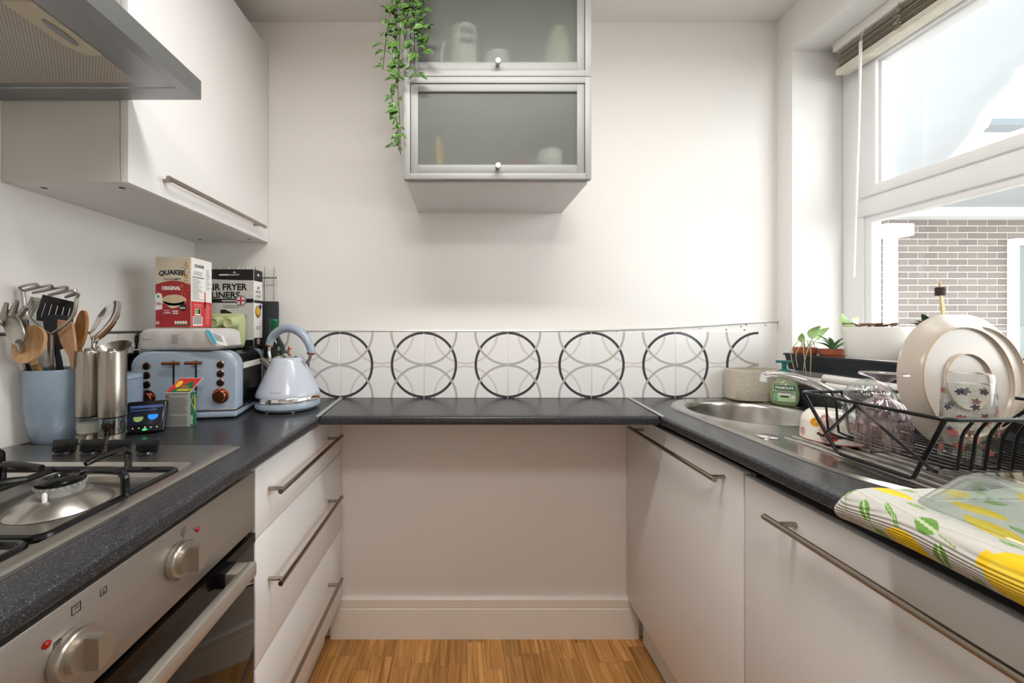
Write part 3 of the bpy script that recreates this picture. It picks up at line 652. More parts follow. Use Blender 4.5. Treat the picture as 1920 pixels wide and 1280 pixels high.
bm = new(); box(bm, (.14, 1.17, zf0), (.19, 1.25, zf0+.07), bev=.003); single('packet', bm, mat('red_packet', '#8f2f2b', .5), 'flat red packet behind the lower frosted glass', 'packet', (.165, 1.21, zf0))
# ------------------------------------------------------------------ sink and tap
sk = thing('sink', 'stainless steel inset sink with round bowl and ribbed drainer', 'sink', (.9, .96, WT))
SC = Vector((.9, .965)); BC = Vector((.9, 1.19)); hw, hl, cr = .217, .43, .2; NS = 96
def outline(th, k=1.0):
    d = Vector((math.cos(th), math.sin(th))); lo, hi = 0, 2
    for _ in range(40):
        m_ = (lo+hi)/2; q = BC+d*m_-SC; ax, ay = abs(q.x), abs(q.y)
        if ax > hw-cr and ay > hl-cr: inside = (ax-hw+cr)**2+(ay-hl+cr)**2 <= cr*cr
        else: inside = ax <= hw and ay <= hl
        if inside: lo = m_
        else: hi = m_
    q = BC+d*lo; return SC+(q-SC)*k
TH_ = sorted([2*PI*i/NS for i in range(NS)]+[1.5*PI+s*a for s in (-1, 1) for a in (.02, .11, .17, .22, .24, .28, .31, .34, .37, .42, .46, .56)])
rings = []
for r, z in ((.001, -.152), (.13, -.15), (.152, -.14), (.16, -.12), (.164, -.012), (.169, -.003), (.174, .0025), (.179, .004), (.184, .0032)):
    rings.append([(BC.x+r*math.cos(t), BC.y+r*math.sin(t), WT+z) for t in TH_])
for k, z in ((.925, .003), (.94, .0035), (.955, .0062), (.985, .0062), (1.0, .0006)):
    rings.append([(*outline(t, k), WT+z) for t in TH_])
bm = new(); loft(bm, rings, cap0=True, cap1=False); obj('basin', bm, m_sink, sk, sharp=35)
for i, xx in enumerate([.77+.03*k for k in range(9)]):
    y1_ = .985-.035*abs(i-4)**.6; bm = new(); tube(bm, bez([(xx, .62, WT+.0025), (xx, .7, WT+.0045), (xx, y1_-.06, WT+.0045), (xx, y1_, WT+.0025)], 3), .003, 8); obj('drainer_rib', bm, m_sink, sk)
bm = new(); lathe(bm, [(.001, -.149), (.036, -.149), (.04, -.151)], 28, (*BC, WT), cap1=False); obj('waste', bm, m_chrome, sk)
bm = new(); lathe(bm, [(.021, .0031), (.022, .0045), (.018, .0062), (.001, .0066)], 28, (.735, .912, WT)); single('tap_hole_cap', bm, m_chrome, 'flat round steel disc lying on the sink drainer', 'cap', (.735, .912, WT+.003))
tp = thing('mixer_tap', 'chrome mixer tap with a long spout over the sink bowl', 'tap', (1.025, .985, WT+.004))
bm = new(); lathe(bm, [(.026, 0), (.026, .006), (.019, .012), (.019, .06), (.014, .068), (.001, .07)], 28, (1.025, .985, WT+.004)); obj('body', bm, m_chrome, tp)
bm = new(); pth = bez([(1.025, .985, .955), (1.0, 1.005, .985), (.955, 1.04, 1.019), (.915, 1.075, 1.033), (.89, 1.095, 1.034), (.878, 1.105, 1.028)], 6); tube(bm, pth, [.013-.004*i/len(pth) for i in range(len(pth))], 14); obj('spout', bm, m_chrome, tp)
bm = new(); tube(bm, [(.879, 1.104, 1.032), (.8775, 1.1055, 1.012)], .0095, 14); obj('nozzle', bm, mat('white_nozzle', '#e9e9e9', .3), tp)
bm = new(); bar(bm, (1.025, .985, .965), (1.06, .945, .985), .006); obj('lever', bm, m_chrome, tp)
bm = new(); lathe(bm, [(.036, 0), (.034, .004), (.03, .08), (.022, .108), (.001, .115)], 28, (.858, 1.13, WT-.1485)); single('tumbler', bm, thin_glass('grey_glass', '#dfe8e4', .1), 'upturned clear tumbler standing inside the sink bowl', 'glass', (.858, 1.13, WT-.1485))

# ------------------------------------------------------------------ dish rack and dishes
rk = thing('dish_rack', 'black wire dish rack standing on the drainer', 'dish rack', (.92, .7, WT+.006))
FX, BX, RY0, RY1, ZR, ZB = .745, 1.098, .575, .826, 1.03, .945
bm = new(); tube(bm, [(a, b, ZR) for a, b in rr(FX-.01, BX, RY0, RY1, .016, 4)], .0034, 8, closed=True); obj('rim', bm, m_blackw, rk)
k = 0; xx = FX+.034
while xx < BX-.01:
    bm = new(); tube(bm, bez([(xx, RY1, ZR+.003), (xx, RY1-.006, ZR-.008), (xx, RY1-.014, ZR-.03), (xx, .808, ZB+.012), (xx, .795, ZB), (xx, .7, ZB), (xx, .606, ZB), (xx, .596, ZB+.012), (xx, RY0+.016, ZR-.03), (xx, RY0+.006, ZR-.008), (xx, RY0, ZR+.003)], 3), .0022, 6); obj('wire', bm, m_blackw, rk); xx += .0215
for y in (.615, .70, .785):
    bm = new(); tube(bm, [(FX+.01, y, ZB-.0045), (BX-.01, y, ZB-.0045)], .0025, 6); obj('cross_wire', bm, m_blackw, rk)
for X in (FX+.005, BX-.008):
    bm = new(); tube(bm, bez([(X, .80, ZB+.002), (X, .788, ZB), (X, .78, ZB+.008), (X, .7255, ZR-.012), (X, .717, ZR-.012), (X, .612, ZB+.002), (X, .60, ZB)], 4), .0028, 8); obj('side_wire', bm, m_blackw, rk)
    s = 1 if X < .9 else -1
    bm = new(); tube(bm, [(X-s*.012, RY1-.004, ZR), (X+s*.012, .772, WT+.014), (X+s*.014, .764, WT+.0105), (X+s*.014, .65, WT+.0105), (X+s*.012, .64, WT+.014), (X-s*.01, RY0+.006, ZR)], .0034, 8); obj('leg', bm, m_blackw, rk)

# smiley mug, upside down; print in vertex colours
def smiley_mug():
    c = Vector((.855, .879, WT+.0062)); r0, h = .056, .068; nu, nv = 180, 60
    def rad(t): return r0*(1-.06*t)-max(0, t-.62)**2*.10
    V = []; Fc = []; cols = []
    spots = []
    for i in range(11):
        a = i*2*PI/11; spots.append((a, .25 if i % 2 else .66, i % 3))
    for j in range(nv+1):
        t = j/nv
        for i in range(nu):
            a = 2*PI*i/nu; V.append((rad(t)*math.cos(a), rad(t)*math.sin(a), h*t)); col = lin('#efe9df')
            if t < .04: col = lin('#8a3a36')
            for sa, st, kd in spots:
                du = ((a-sa+PI) % (2*PI)-PI)*r0; dv = (t-st)*h; d = math.hypot(du, dv*1.1)
                if kd == 2: hit = d < .0095*(1+.25*math.sin(abs(math.atan2(dv, du))*1)) ; base = '#d9a79d'
                elif kd == 1: hit = d < .009; base = '#c8453c'
                else: hit = d < .0115; base = '#e9a428'
                if hit:
                    col = lin(base)
                    if kd != 1:
                        if abs(math.hypot(du, dv-.0005)-.0055) < .0008 and dv > 0: col = lin('#4a2c18')
                        if math.hypot(abs(du)-.0035, dv+.003) < .0011: col = lin('#4a2c18')
            cols.append((*col, 1))
    for j in range(nv):
        for i in range(nu): a = j*nu+i; b = j*nu+(i+1) % nu; Fc.append((a, b, b+nu, a+nu))
    base = len(V); top = [nv*nu+i for i in range(nu)]
    V.append((0, 0, h-.001)); cols.append((*lin('#efe9df'), 1)); Fc += [(top[i], top[(i+1) % nu], base) for i in range(nu)]
    me = bpy.data.meshes.new('body'); me.from_pydata(V, [], Fc); ca = me.color_attributes.new('print', 'FLOAT_COLOR', 'POINT')
    ca.data.foreach_set('color', [x for q in cols for x in q]); me.polygons.foreach_set('use_smooth', [True]*len(me.polygons))
    m = mat('printed_glaze', '#ffffff', .1); N = NT(m); at = N.n('ShaderNodeVertexColor'); at.layer_name = 'print'; N.link(at.outputs[0], N.b.inputs['Base Color']); me.materials.append(m)
    t_ = thing('mug', 'white smiley face mug turned upside down beside the dish rack', 'mug', c)
    o = bpy.data.objects.new('body', me); COL.objects.link(o); o.parent = t_
    bm = new(); u = Vector((-.80, -.60, 0)); pz = Vector((0, 0, 1))
    tube(bm, bez([c+u*.049+pz*.058, c+u*.066+pz*.06, c+u*.078+pz*.045, c+u*.076+pz*.022, c+u*.053+pz*.012], 6), .0075, 12); obj('handle', bm, mat('pink_glaze', '#dfb3ab', .1), t_)
smiley_mug()

def goblet(name, label, c, prof_out, m, th=.0022, ribs=0, amp=0, twist=0, seg=72, parts=()):
    """upturned pressed glass: outer and inner skins"""
    t = thing(name, label, 'glass', c); bm = new(); R = []
    for r, z, k in prof_out: R.append([((r+k*amp*math.cos(ribs*a+twist*z))*math.cos(a)+c[0], (r+k*amp*math.cos(ribs*a+twist*z))*math.sin(a)+c[1], c[2]+z) for a in [2*PI*i/seg for i in range(seg)]])
    inner = [(max(r-th, .0005), z-(.003 if j == len(prof_out)-1 else 0)) for j, (r, z, k) in enumerate(prof_out)][:parts[0] if parts else None]
    RI = [[(r*math.cos(2*PI*i/seg)+c[0], r*math.sin(2*PI*i/seg)+c[1], c[2]+z) for i in range(seg)] for r, z in inner]
    zt_ = RI[-1][0][2]-.003; RI.append([(c[0]+.0005*math.cos(2*PI*i/seg), c[1]+.0005*math.sin(2*PI*i/seg), zt_) for i in range(seg)])
    loft(bm, RI[::-1]+R, cap0=True, cap1=True); obj('bowl', bm, m, t, sharp=50); return t
gc = (.777, .70, ZB+.0025)
g1 = goblet('goblet', 'pink pressed glass goblet upturned in the dish rack', gc, [(.037, 0, 0), (.0368, .004, 1), (.036, .03, 1), (.0365, .042, 0), (.0365, .045, 0), (.034, .055, 1), (.031, .068, 1), (.025, .082, 1), (.015, .092, .3), (.009, .097, 0)], m_pink, ribs=18, amp=.0014, parts=(9,))
bm = new(); cx, cy, cz_ = gc; lathe(bm, [(.009, .097), (.0105, .101), (.008, .105), (.0075, .115), (.009, .119), (.0085, .123), (.014, .128), (.03, .1335), (.033, .136), (.032, .139), (.012, .1395), (.001, .138)], 40, (cx, cy, cz_)); obj('stem_and_foot', bm, m_pink, g1)
bm = new()
for i in range(60):
    a = 2*PI*i/60; q = Vector((cx+.0368*math.cos(a), cy+.0368*math.sin(a), cz_+.0435)); lathe(bm, [(.0002, -.0012), (.0011, -.0006), (.0011, .0006), (.0002, .0012)], 6, q)
bd = obj('beading', bm, m_pink, g1); bd['kind'] = 'stuff'
sc_ = (.826, .769, ZB+.0025)
goblet('swirl_bowl_glass', 'clear swirled glass upturned behind the pink goblet', sc_, [(.030, 0, 0), (.034, .02, 1), (.0385, .045, 1), (.040, .062, 1), (.0395, .078, 1), (.035, .095, 1), (.026, .108, .6), (.013, .116, 0), (.004, .119, 0)], m_glass, ribs=24, amp=.0011, twist=42, seg=144)
# flowered tumbler
tc = Vector((.855, .641, ZB+.0025)); t = thing('flower_tumbler', 'clear tumbler printed with small flowers upturned in the rack', 'glass', tc)
r_t = lambda z: .0335-.006*z/.146
bm = new(); lathe(bm, [(.0005, .128), (r_t(.128)-.003, .129), (r_t(.12)-.0025, .12), (r_t(0)-.002, .0), (r_t(0), 0), (r_t(.14), .14), (r_t(.146)-.002, .146), (.0005, .1455)], 48, tc); obj('body', bm, m_glass, t)
m_fl = [mat('flower_dark', '#40384a', .5), mat('flower_rust', '#9c5148', .5), mat('flower_rose', '#b98178', .5), mat('flower_stem', '#777d70', .5)]
random.seed(5)
for row, z in enumerate((.112, .09, .066, .045, .02)):
    for q in range(7):
        a = 2*PI*(q+.5*(row % 2))/7+random.uniform(-.15, .15); zz = z+random.uniform(-.006, .006); bm = new(); sz = random.uniform(.0055, .0075); rot = random.random()*PI
        pts = []
        for i in range(30):
            th = 2*PI*i/30; rr_ = sz*(.45+.55*abs(math.cos(2.5*th))); u, v = rr_*math.cos(th+rot), rr_*math.sin(th+rot); R_ = r_t(zz+v)+.0004; aa = a+u/R_
            pts.append((tc.x+R_*math.cos(aa), tc.y+R_*math.sin(aa), tc.z+zz+v))
        R_ = r_t(zz)+.0004; cv = bm.verts.new((tc.x+R_*math.cos(a), tc.y+R_*math.sin(a), tc.z+zz)); vv = [bm.verts.new(p) for p in pts]
        for i in range(30): bm.faces.new((cv, vv[i], vv[(i+1) % 30]))
        obj('flower_print', bm, m_fl[random.choice((0, 0, 1, 1, 2))], t, sharp=None)
    bm = new(); tube(bm, [(tc.x+(r_t(z)+.0003)*math.cos(x_), tc.y+(r_t(z)+.0003)*math.sin(x_), tc.z+z+.002*math.sin(3*x_)) for x_ in [2*PI*i/40 for i in range(40)]], .0003, 4, closed=True); obj('stem_print', bm, m_fl[3], t)
# plates
m_plate = mat('cream_stoneware', '#b7aca0', .25); m_platerim = mat('tan_foot_ring', '#b59a78', .4)
def plate(c, r, yaw, tilt, label):
    t = thing('dinner_plate', label, 'plate', (c[0], c[1], c[2]-r)); mx = Matrix.Translation(c) @ Matrix.Rotation(yaw, 4, 'Z') @ Matrix.Rotation(PI/2+tilt, 4, 'X')
    bm = new(); lathe(bm, [(.001, .004), (.052*r/.134, .004), (.054*r/.134, .008), (.056*r/.134, .004), (.103*r/.134, .003), (.106*r/.134, .0075), (.109*r/.134, .002), (.124*r/.134, -.007), (r-.002, -.012), (r, -.0145), (r-.003, -.0165), (.122*r/.134, -.012), (.105*r/.134, -.004), (.001, -.003)], 72); bm.transform(mx); p = obj('plate_body', bm, m_plate, t)
    for q in (.054, .106):
        bm = new(); q *= r/.134; tube(bm, [(q*math.cos(a), q*math.sin(a), .0075 if q > .08 else .008) for a in [2*PI*i/72 for i in range(72)]], .0011, 6, closed=True); bm.transform(mx); obj('foot_ring', bm, m_platerim, t)
plate((.977, .738, 1.065), .133, math.radians(7), math.radians(-4), 'big cream plate standing upright in the rack showing its back')
plate((1.05, .771, 1.066), .133, math.radians(7), math.radians(-4), 'second cream plate mostly hidden behind the front plate')
# tea towel
def towel():
    x0, x1, y0, y1, zt_ = .545, .83, .17, .552, .941; nu, nv = 330, 300; V = []; cols = []; UV = []; zlow = .892
    lem = [(.03, .525, .022, .013, .1), (.085, .475, .022, .016, 0), (.035, .43, .026, .014, .25), (-.022, .366, .03, .021, .15), (-.036, .465, .02, .012, .3), (.03, .335, .026, .016, .2), (.14, .44, .02, .015, 2.2), (.14, .37, .021, .014, 1.1), (.10, .29, .02, .014, .3), (-.02, .28, .026, .019, .4), (.12, .52, .016, .011, 1), (.2, .50, .02, .013, .5), (.2, .41, .02, .013, 1.6), (.06, .22, .022, .015, 1), (.15, .24, .02, .014, 0), (.2, .33, .02, .014, .6)]
    lea = [(-.006, .542, .009, .006, 1.2), (-.02, .512, .012, .0055, .9), (-.012, .452, .014, .0075, .2), (-.03, .432, .011, .007, 1.3), (.012, .485, .014, .0035, .15), (.055, .505, .012, .004, .4), (.06, .425, .014, .0045, .5), (.012, .40, .012, .0045, .1), (.08, .345, .013, .006, .2), (-.038, .495, .011, .0055, .4), (.13, .49, .013, .006, 1.9), (.17, .46, .012, .005, .2), (.165, .31, .014, .006, 1), (.09, .25, .012, .006, .5), (.02, .27, .011, .005, 1.8), (.065, .53, .01, .004, 2.4), (.16, .53, .011, .005, .1), (-.01, .335, .012, .006, .3), (.105, .40, .012, .006, 1.4), (-.04, .40, .01, .005, 1), (-.012, .49, .016, .002, .5), (-.02, .478, .012, .002, .9)]
    thk = zt_-WT
    for j in range(nv+1):
        y = y0+(y1-y0)*j/nv; e = (y1-y)
        for i in range(nu+1):
            s = -.05+i/nu*.33               # distance across; negative wraps under the front fold
            edge = 1-max(0, 1-e/.018)**2*.55
            hgt = thk*edge
            rf = hgt/2
            bulge = .003*math.sin(y*19)+.002*math.sin(y*41+1)
            zt2 = WT+.0012+hgt; rl = (zt2-zlow)/2; zm = (zt2+zlow)/2
            if s < 0:
                a = min(1, -s/.05)*PI; x = x0+bulge+.022-.022*math.sin(a)*1.15; z = zm+rl*math.cos(a)
            else: x = x0+bulge*max(0, 1-s/.1)+.022+s*((x1-x0-.022)/.28); z = zt2+.0012*math.sin(s*60+y*25)*min(1, s/.02)
            V.append((x, y+.006*math.sin(s*30)*max(0, 1-e/.05), z)); col = lin('#c9c7c1')
            def el(c, sc=1):
                du, dv = y-c[1], s-c[0]; ca, sa = math.cos(c[4]), math.sin(c[4]); p, q = (du*ca+dv*sa)/c[2]/sc, (-du*sa+dv*ca)/c[3]/sc; return p, q
            for c in lea:
                p, q = el(c)
                if abs(p) < 1 and abs(q) < (1-p*p): col = lin('#6f9a4d') if abs(q) > .16 else lin('#c8d6ae')
                if abs(q) < .09 and -2.4 < p < -1: col = lin('#8ca56c')
            for c in lem:
                p, q = el(c); d = p*p+q*q
                if d < 1 or (abs(q) < .3 and abs(p) < 1.18): col = lin('#edc52c') if (d > .75 or q > .2) else lin('#f0cf47')
            cols.append((*col, 1))
    Fc = [(j*(nu+1)+i, j*(nu+1)+i+1, (j+1)*(nu+1)+i+1, (j+1)*(nu+1)+i) for j in range(nv) for i in range(nu)]
    o_ = Vector((.69, .36, WT+.001)); V = [tuple(Vector(v)-o_) for v in V]
    me = bpy.data.meshes.new('tea_towel'); me.from_pydata(V, [], Fc); ca = me.color_attributes.new('print', 'FLOAT_COLOR', 'POINT'); ca.data.foreach_set('color', [x for q in cols for x in q]); me.polygons.foreach_set('use_smooth', [True]*len(me.polygons))
    m = mat('printed_cotton', '#ffffff', .9, spec=.15); N = NT(m); at = N.n('ShaderNodeVertexColor'); at.layer_name = 'print'; N.link(at.outputs[0], N.b.inputs['Base Color'])
    wv = N.n('ShaderNodeTexWave', wave_type='BANDS', bands_direction='Y'); wv.inputs['Scale'].default_value = 26; wv.inputs['Distortion'].default_value = .3
    mp = N.n('ShaderNodeMapping'); mp.inputs['Rotation'].default_value = (0, 0, .0); N.link(N.obj(), mp.inputs[0]); N.link(mp.outputs[0], wv.inputs['Vector'])
    sep = N.n('ShaderNodeSeparateXYZ'); N.link(N.obj(), sep.inputs[0])
    rib = N.math('SINE', N.math('MULTIPLY', N.math('ADD', N.math('MULTIPLY', sep.outputs[0], 1.0), N.math('MULTIPLY', sep.outputs[2], -1.0)), 1500))
    bn = N.n('ShaderNodeBump'); bn.inputs['Strength'].default_value = .6; bn.inputs['Distance'].default_value = .001; N.link(rib, bn.inputs['Height']); N.link(bn.outputs[0], N.b.inputs['Normal']); N.t.nodes.remove(wv); N.t.nodes.remove(mp); me.materials.append(m)
    o = bpy.data.objects.new('tea_towel', me); COL.objects.link(o); o.location = o_; md = o.modifiers.new('thick', 'SOLIDIFY'); md.thickness = .0015
    tag(o, 'white tea towel printed with lemons folded on the worktop edge', 'towel')
towel()
def rrect(cx, cy, hx, hy, r, z, n=6): return [(a, b, z) for a, b in rr(cx-hx, cx+hx, cy-hy, cy+hy, r, n)]
bm = new(); zb = .9455; cx, cy = .695, .386
loft(bm, [rrect(cx, cy, .114, .114, .03, zb), rrect(cx, cy, .112, .112, .03, zb+.004), rrect(cx, cy, .09, .09, .028, zb+.040), rrect(cx, cy, .082, .082, .026, zb+.046), rrect(cx, cy, .02, .02, .01, zb+.047)], cap0=False)
R2 = [rrect(cx, cy, .02, .02, .01, zb+.0425), rrect(cx, cy, .08, .08, .024, zb+.0415), rrect(cx, cy, .0865, .0865, .026, zb+.036), rrect(cx, cy, .108, .108, .028, zb+.004), rrect(cx, cy, .1085, .1085, .028, zb), rrect(cx, cy, .114, .114, .03, zb)]
loft(bm, R2, cap1=False); bmesh.ops.remove_doubles(bm, verts=bm.verts, dist=1e-5)
single('glass_dish', bm, thin_glass('oven_dish_glass', '#f3f7f5', .03, 1.5, .0), 'clear glass oven dish upturned on the lemon tea towel', 'dish', (cx, cy, zb))

# ------------------------------------------------------------------ sink corner
bm = new(); R = []
for sx_, z in ((.9, 0), (.97, .006), (1, .04), (1.0, .1), (.985, .108), (.95, .109), (.945, .1), (.93, .02)): R.append([(1.055+.1*sx_*math.copysign(abs(math.cos(a))**.75, math.cos(a)), 1.37+.053*sx_*math.copysign(abs(math.sin(a))**.75, math.sin(a)), WT+.0072+z) for a in [2*PI*i/48 for i in range(48)]])
loft(bm, R); single('stone_caddy', bm, mat('beige_speckle', '#c9bfb0', .85, bump=(300, .5), var=(220, .16)), 'oval beige stoneware caddy in the corner beside the tap', 'caddy', (1.055, 1.37, WT+.007))
sb = thing('soap_bottle', 'green pump soap bottle behind the tap', 'bottle', (1.09, 1.275, WT+.0065)); c = Vector((1.09, 1.275, WT+.0065))
m_soap = mat('green_soap', '#bfd0a4', .12, trans=.5, ior=1.3)
bm = new(); lathe(bm, [(.028, 0), (.034, .004), (.038, .02), (.039, .045), (.033, .072), (.018, .086), (.0115, .09), (.0115, .095)], 36, c, sx=1, sy=.62); obj('bottle', bm, m_soap, sb)
m_teal = mat('teal_plastic', '#1d6f6b', .3)
bm = new(); lathe(bm, [(.0165, .094), (.0175, .096), (.0175, .112), (.013, .116), (.0065, .119), (.0065, .142), (.001, .142)], 28, c); box(bm, (c.x-.023, c.y-.0075, c.z+.14), (c.x+.02, c.y+.0075, c.z+.149), bev=.003); obj('pump', bm, m_teal, sb)
fs = Frame((c.x-.034, c.y-.0215, c.z), (1, 0, 0), (0, 0, 1), (0, -1, 0))
def curved(bm):                 # bend a flat label round the oval bottle
    for v in bm.verts:
        l = (c.y-.0215)-v.co.y; a = (v.co.x-c.x)/.0395; a = max(-.98, min(.98, a)); hz = v.co.z-c.z
        rz_ = .038 if hz < .045 else .038-(hz-.045)*.2
        v.co.y = c.y-.0247*(rz_/.039)*math.sqrt(1-a*a*.93)-l-.0004
def strips(bm, fr, a0, b0, a1, b1, l, mi, n=10):
    for i in range(n): prect(bm, fr, a0+(a1-a0)*i/n, b0, a0+(a1-a0)*(i+1)/n, b1, l, mi)
bm = new(); strips(bm, fs, .006, .014, .062, .066, .0002, 0); strips(bm, fs, .007, .0515, .061, .0665, .0006, 1, 10); ptext(bm, fs, 'PALMOLIVE', .034, .059, .047, .009, .04, .001, 2); strips(bm, fs, .016, .044, .052, .047, .0006, 3, 6); strips(bm, fs, .018, .034, .05, .041, .0006, 2, 6); strips(bm, fs, .024, .028, .044, .0325, .0008, 1, 4)
for a, b, r, mi in ((.010, .032, .006, 4), (.012, .02, .005, 5), (.009, .043, .004, 5), (.056, .03, .006, 2), (.054, .046, .005, 4)): pdisc(bm, fs, a, b, r, None, .0005, mi, 14)
curved(bm); obj('label', bm, [mat('label_green', '#b9d3a2', .4), mat('label_dark', '#0f5b37', .4), m_paperw, m_grey, mat('label_leaf', '#86b784', .4), mat('label_teal', '#5fa395', .4)], sb, sharp=None)
sb.rotation_euler.z = -.68; sb.location.x -= .008
# dark ledge below the window
bm = new(); box(bm, (1.13, -.5, WT+.0005), (XR-.0005, 1.30, .975), bev=.003); single('worktop_upstand', bm, m_top, 'dark speckled ledge along the wall behind the sink', 'ledge', (1.16, .4, WT))
m_roll = mat('white_roll', '#efede8', .6)
for z, lb, y1_ in ((.9868, 'lower of two white rolls lying under the black plant tray', 1.188), (1.0100, 'upper of two white rolls lying under the black plant tray', 1.196)):
    bm = new(); tube(bm, [(1.1425, y1_, z), (1.1425, y1_-.002, z), (1.1425, .86, z)], [.009, .0115, .0115], 20); single('paper_roll', bm, m_roll, lb, 'roll', (1.1425, 1.0, z-.0115))
sh = thing('shell_roll', 'cream roll with a brown shell print under the tray corner', 'roll', (1.15, 1.25, .9755)); bm = new(); tube(bm, [(1.15, 1.205, .9905), (1.15, 1.299, .9905)], .0148, 24); obj('roll', bm, mat('cream_roll', '#e4ddd2', .6), sh)
bm = new(); ftmp = Frame((1.135, 1.222, .9905), (0, 1, 0), (0, 0, 1), (-1, 0, 0)); ppoly(bm, ftmp, [(0, -.008)]+[(.012*math.cos(a), -.006+.0135*math.sin(a)) for a in [PI*i/8 for i in range(9)]][::1], .0004)
for v in bm.verts:
    dz = v.co.z-.9905; v.co.x = 1.15-math.sqrt(max(1e-8, .0148**2-dz*dz))-.0004
obj('shell_print', bm, mat('shell_brown', '#a08460', .6), sh, sharp=None)

# ------------------------------------------------------------------ sill plants
bm = new(); TX0, TX1, TY0, TY1 = 1.14, 1.30, .86, 1.352; tz0, tz1 = SZ+.001, 1.078
o1 = lambda k, z: [(a, b, z) for a, b in rr(TX0+k, TX1-k, TY0+k, TY1-k, .012, 4)]
loft(bm, [o1(.009, tz0), o1(.001, tz1-.006), o1(-.002, tz1-.006), o1(-.002, tz1), o1(.002, tz1), o1(.004, tz1-.004), o1(.011, tz0+.003)])
single('plant_tray', bm, mat('black_tray', '#22262e', .35), 'long black plant tray on the window sill', 'tray', (1.22, 1.03, tz0)); zt0 = tz0+.0035
m_terra = mat('terracotta_plastic', '#a3573f', .45); m_soil = mat('soil', '#3d2c22', .95, bump=(120, 1)); m_leafp = mat('pale_leaf', '#9dba78', .4, sss=0); m_leafg = mat('aloe_leaf', '#5f8f5a', .4, var=(40, .2)); m_leafd = mat('dark_leaf', '#3f5a35', .4)
def leaf_blade(bm, base, tip, wid, up=(0, 0, 1), fold=.15, n=8, mi=0):
    base = Vector(base); tip = Vector(tip); d = tip-base; s = d.cross(Vector(up)); s = s.normalized() if s.length > 1e-6 else Vector((1, 0, 0)); nn = s.cross(d).normalized(); L = d.length; rows = []
    for k in range(n+1):
        t = k/n; wv = wid*math.sin(PI*min(1, t**.75))**.85+.0002; p = base+d*t+nn*L*.12*math.sin(PI*t)
        rows.append([p-s*wv+nn*wv*fold*2, p, p+s*wv+nn*wv*fold*2])
    R = [[bm.verts.new(q) for q in r] for r in rows]
    for a, b in zip(R, R[1:]):
        for i in (0, 1): bm.faces.new((a[i], a[i+1], b[i+1], b[i])).material_index = mi
def pot(t, c, r0, r1, h, m, rim=.006, lips=True):
    bm = new(); lathe(bm, [(r0, 0), (r0+(r1-r0)*.75, h*.72), (r1-.003, h*.72), (r1, h*.74), (r1, h), (r1-.003, h), (r1-.006, h*.8), (.001, h*.8)], 32, c); o = obj('pot', bm, m, t)
    bm = new(); lathe(bm, [(r1-.006, h*.82), (.001, h*.86)], 24, c, cap1=False); obj('soil', bm, m_soil, t); return o
c = Vector((1.182, 1.308, zt0)); t = thing('potted_pothos', 'small terracotta pot with pale heart leaves at the tray end', 'plant', c); pot(t, c, .023, .033, .074, m_terra); top = c+Vector((0, 0, .062))
for tip, wd in (((1.20, 1.27, 1.175), .019), ((1.245, 1.285, 1.168), .016), ((1.165, 1.30, 1.15), .012)):
    b_ = top+(Vector(tip)-top)*.45; bm = new(); leaf_blade(bm, b_, tip, wd, up=(0, 1, .3)); lf = obj('leaf', bm, m_leafp, t); bm = new(); tube(bm, [top, b_], .0012, 6); obj('stem', bm, m_leafp, t)
for q in range(5):
    bm = new(); s_ = top+Vector((-.01+.006*q, -.005*q, .012)); e_ = Vector((1.127+.004*random.random(), 1.285-.016*((q*3) % 5)+random.uniform(-.012, .012), 1.06-.05*random.random()))
    tube(bm, bez([s_, s_+Vector((-.02, -.015, .025)), Vector((1.131, e_.y+random.uniform(-.02, .025), 1.085)), e_], 6), .0011, 6); obj('trailing_stem', bm, mat('pale_stem', '#b9bb8d', .5), t)
c = Vector((1.214, 1.243, zt0)); t = thing('potted_aloe', 'small terracotta pot with spiky green leaves beside the white pot', 'plant', c); pot(t, c, .025, .035, .072, m_terra); top = c+Vector((0, 0, .062))
for k in range(9):
    a = 2*PI*k/9+.3; l = .05+.03*((k*7) % 3)/2; el = .5+.45*((k*5) % 4)/3; bm = new(); leaf_blade(bm, top, top+Vector((math.cos(a)*math.cos(el)*l, math.sin(a)*math.cos(el)*l, math.sin(el)*l)), .006, fold=.4); obj('leaf', bm, m_leafg, t)
c = Vector((1.217, 1.105, zt0)); t = thing('ribbed_planter', 'white ribbed planter with dry brown twigs on the tray', 'planter', c)
pf = [(.058, 0), (.062, .003)]
for k in range(4): z = .01+.0105*k; pf += [(.0635+.001*k, z), (.0655+.001*k, z+.003), (.0655+.001*k, z+.0075), (.0635+.001*k, z+.0105)]
pf += [(.068, .055), (.074, .142), (.0735, .145), (.071, .144), (.067, .12), (.001, .12)]
bm = new(); lathe(bm, pf, 48, c, sy=1.12); obj('pot', bm, m_cer, t)
bm = new(); lathe(bm, [(.068, .123), (.001, .128)], 32, c, sy=1.12, cap1=False); obj('soil', bm, m_soil, t)
random.seed(11); m_twig = mat('dry_twig', '#6b4a38', .8)
for k in range(16):
    a = random.random()*2*PI; r = random.uniform(.0, .05); s_ = c+Vector((r*math.cos(a), r*math.sin(a), .146)); dr_ = Vector((random.uniform(-1, 1), random.uniform(-1, 1), random.uniform(-.02, .22)))*.045
    e = s_+dr_; e.x = min(max(e.x, c.x-.066), c.x+.066); bm = new(); tube(bm, bez([s_, s_+dr_*.5+Vector((.004, -.004, .004)), e], 4), [.0022]*5+[.0018]*4, 6); obj('twig', bm, m_twig, t)
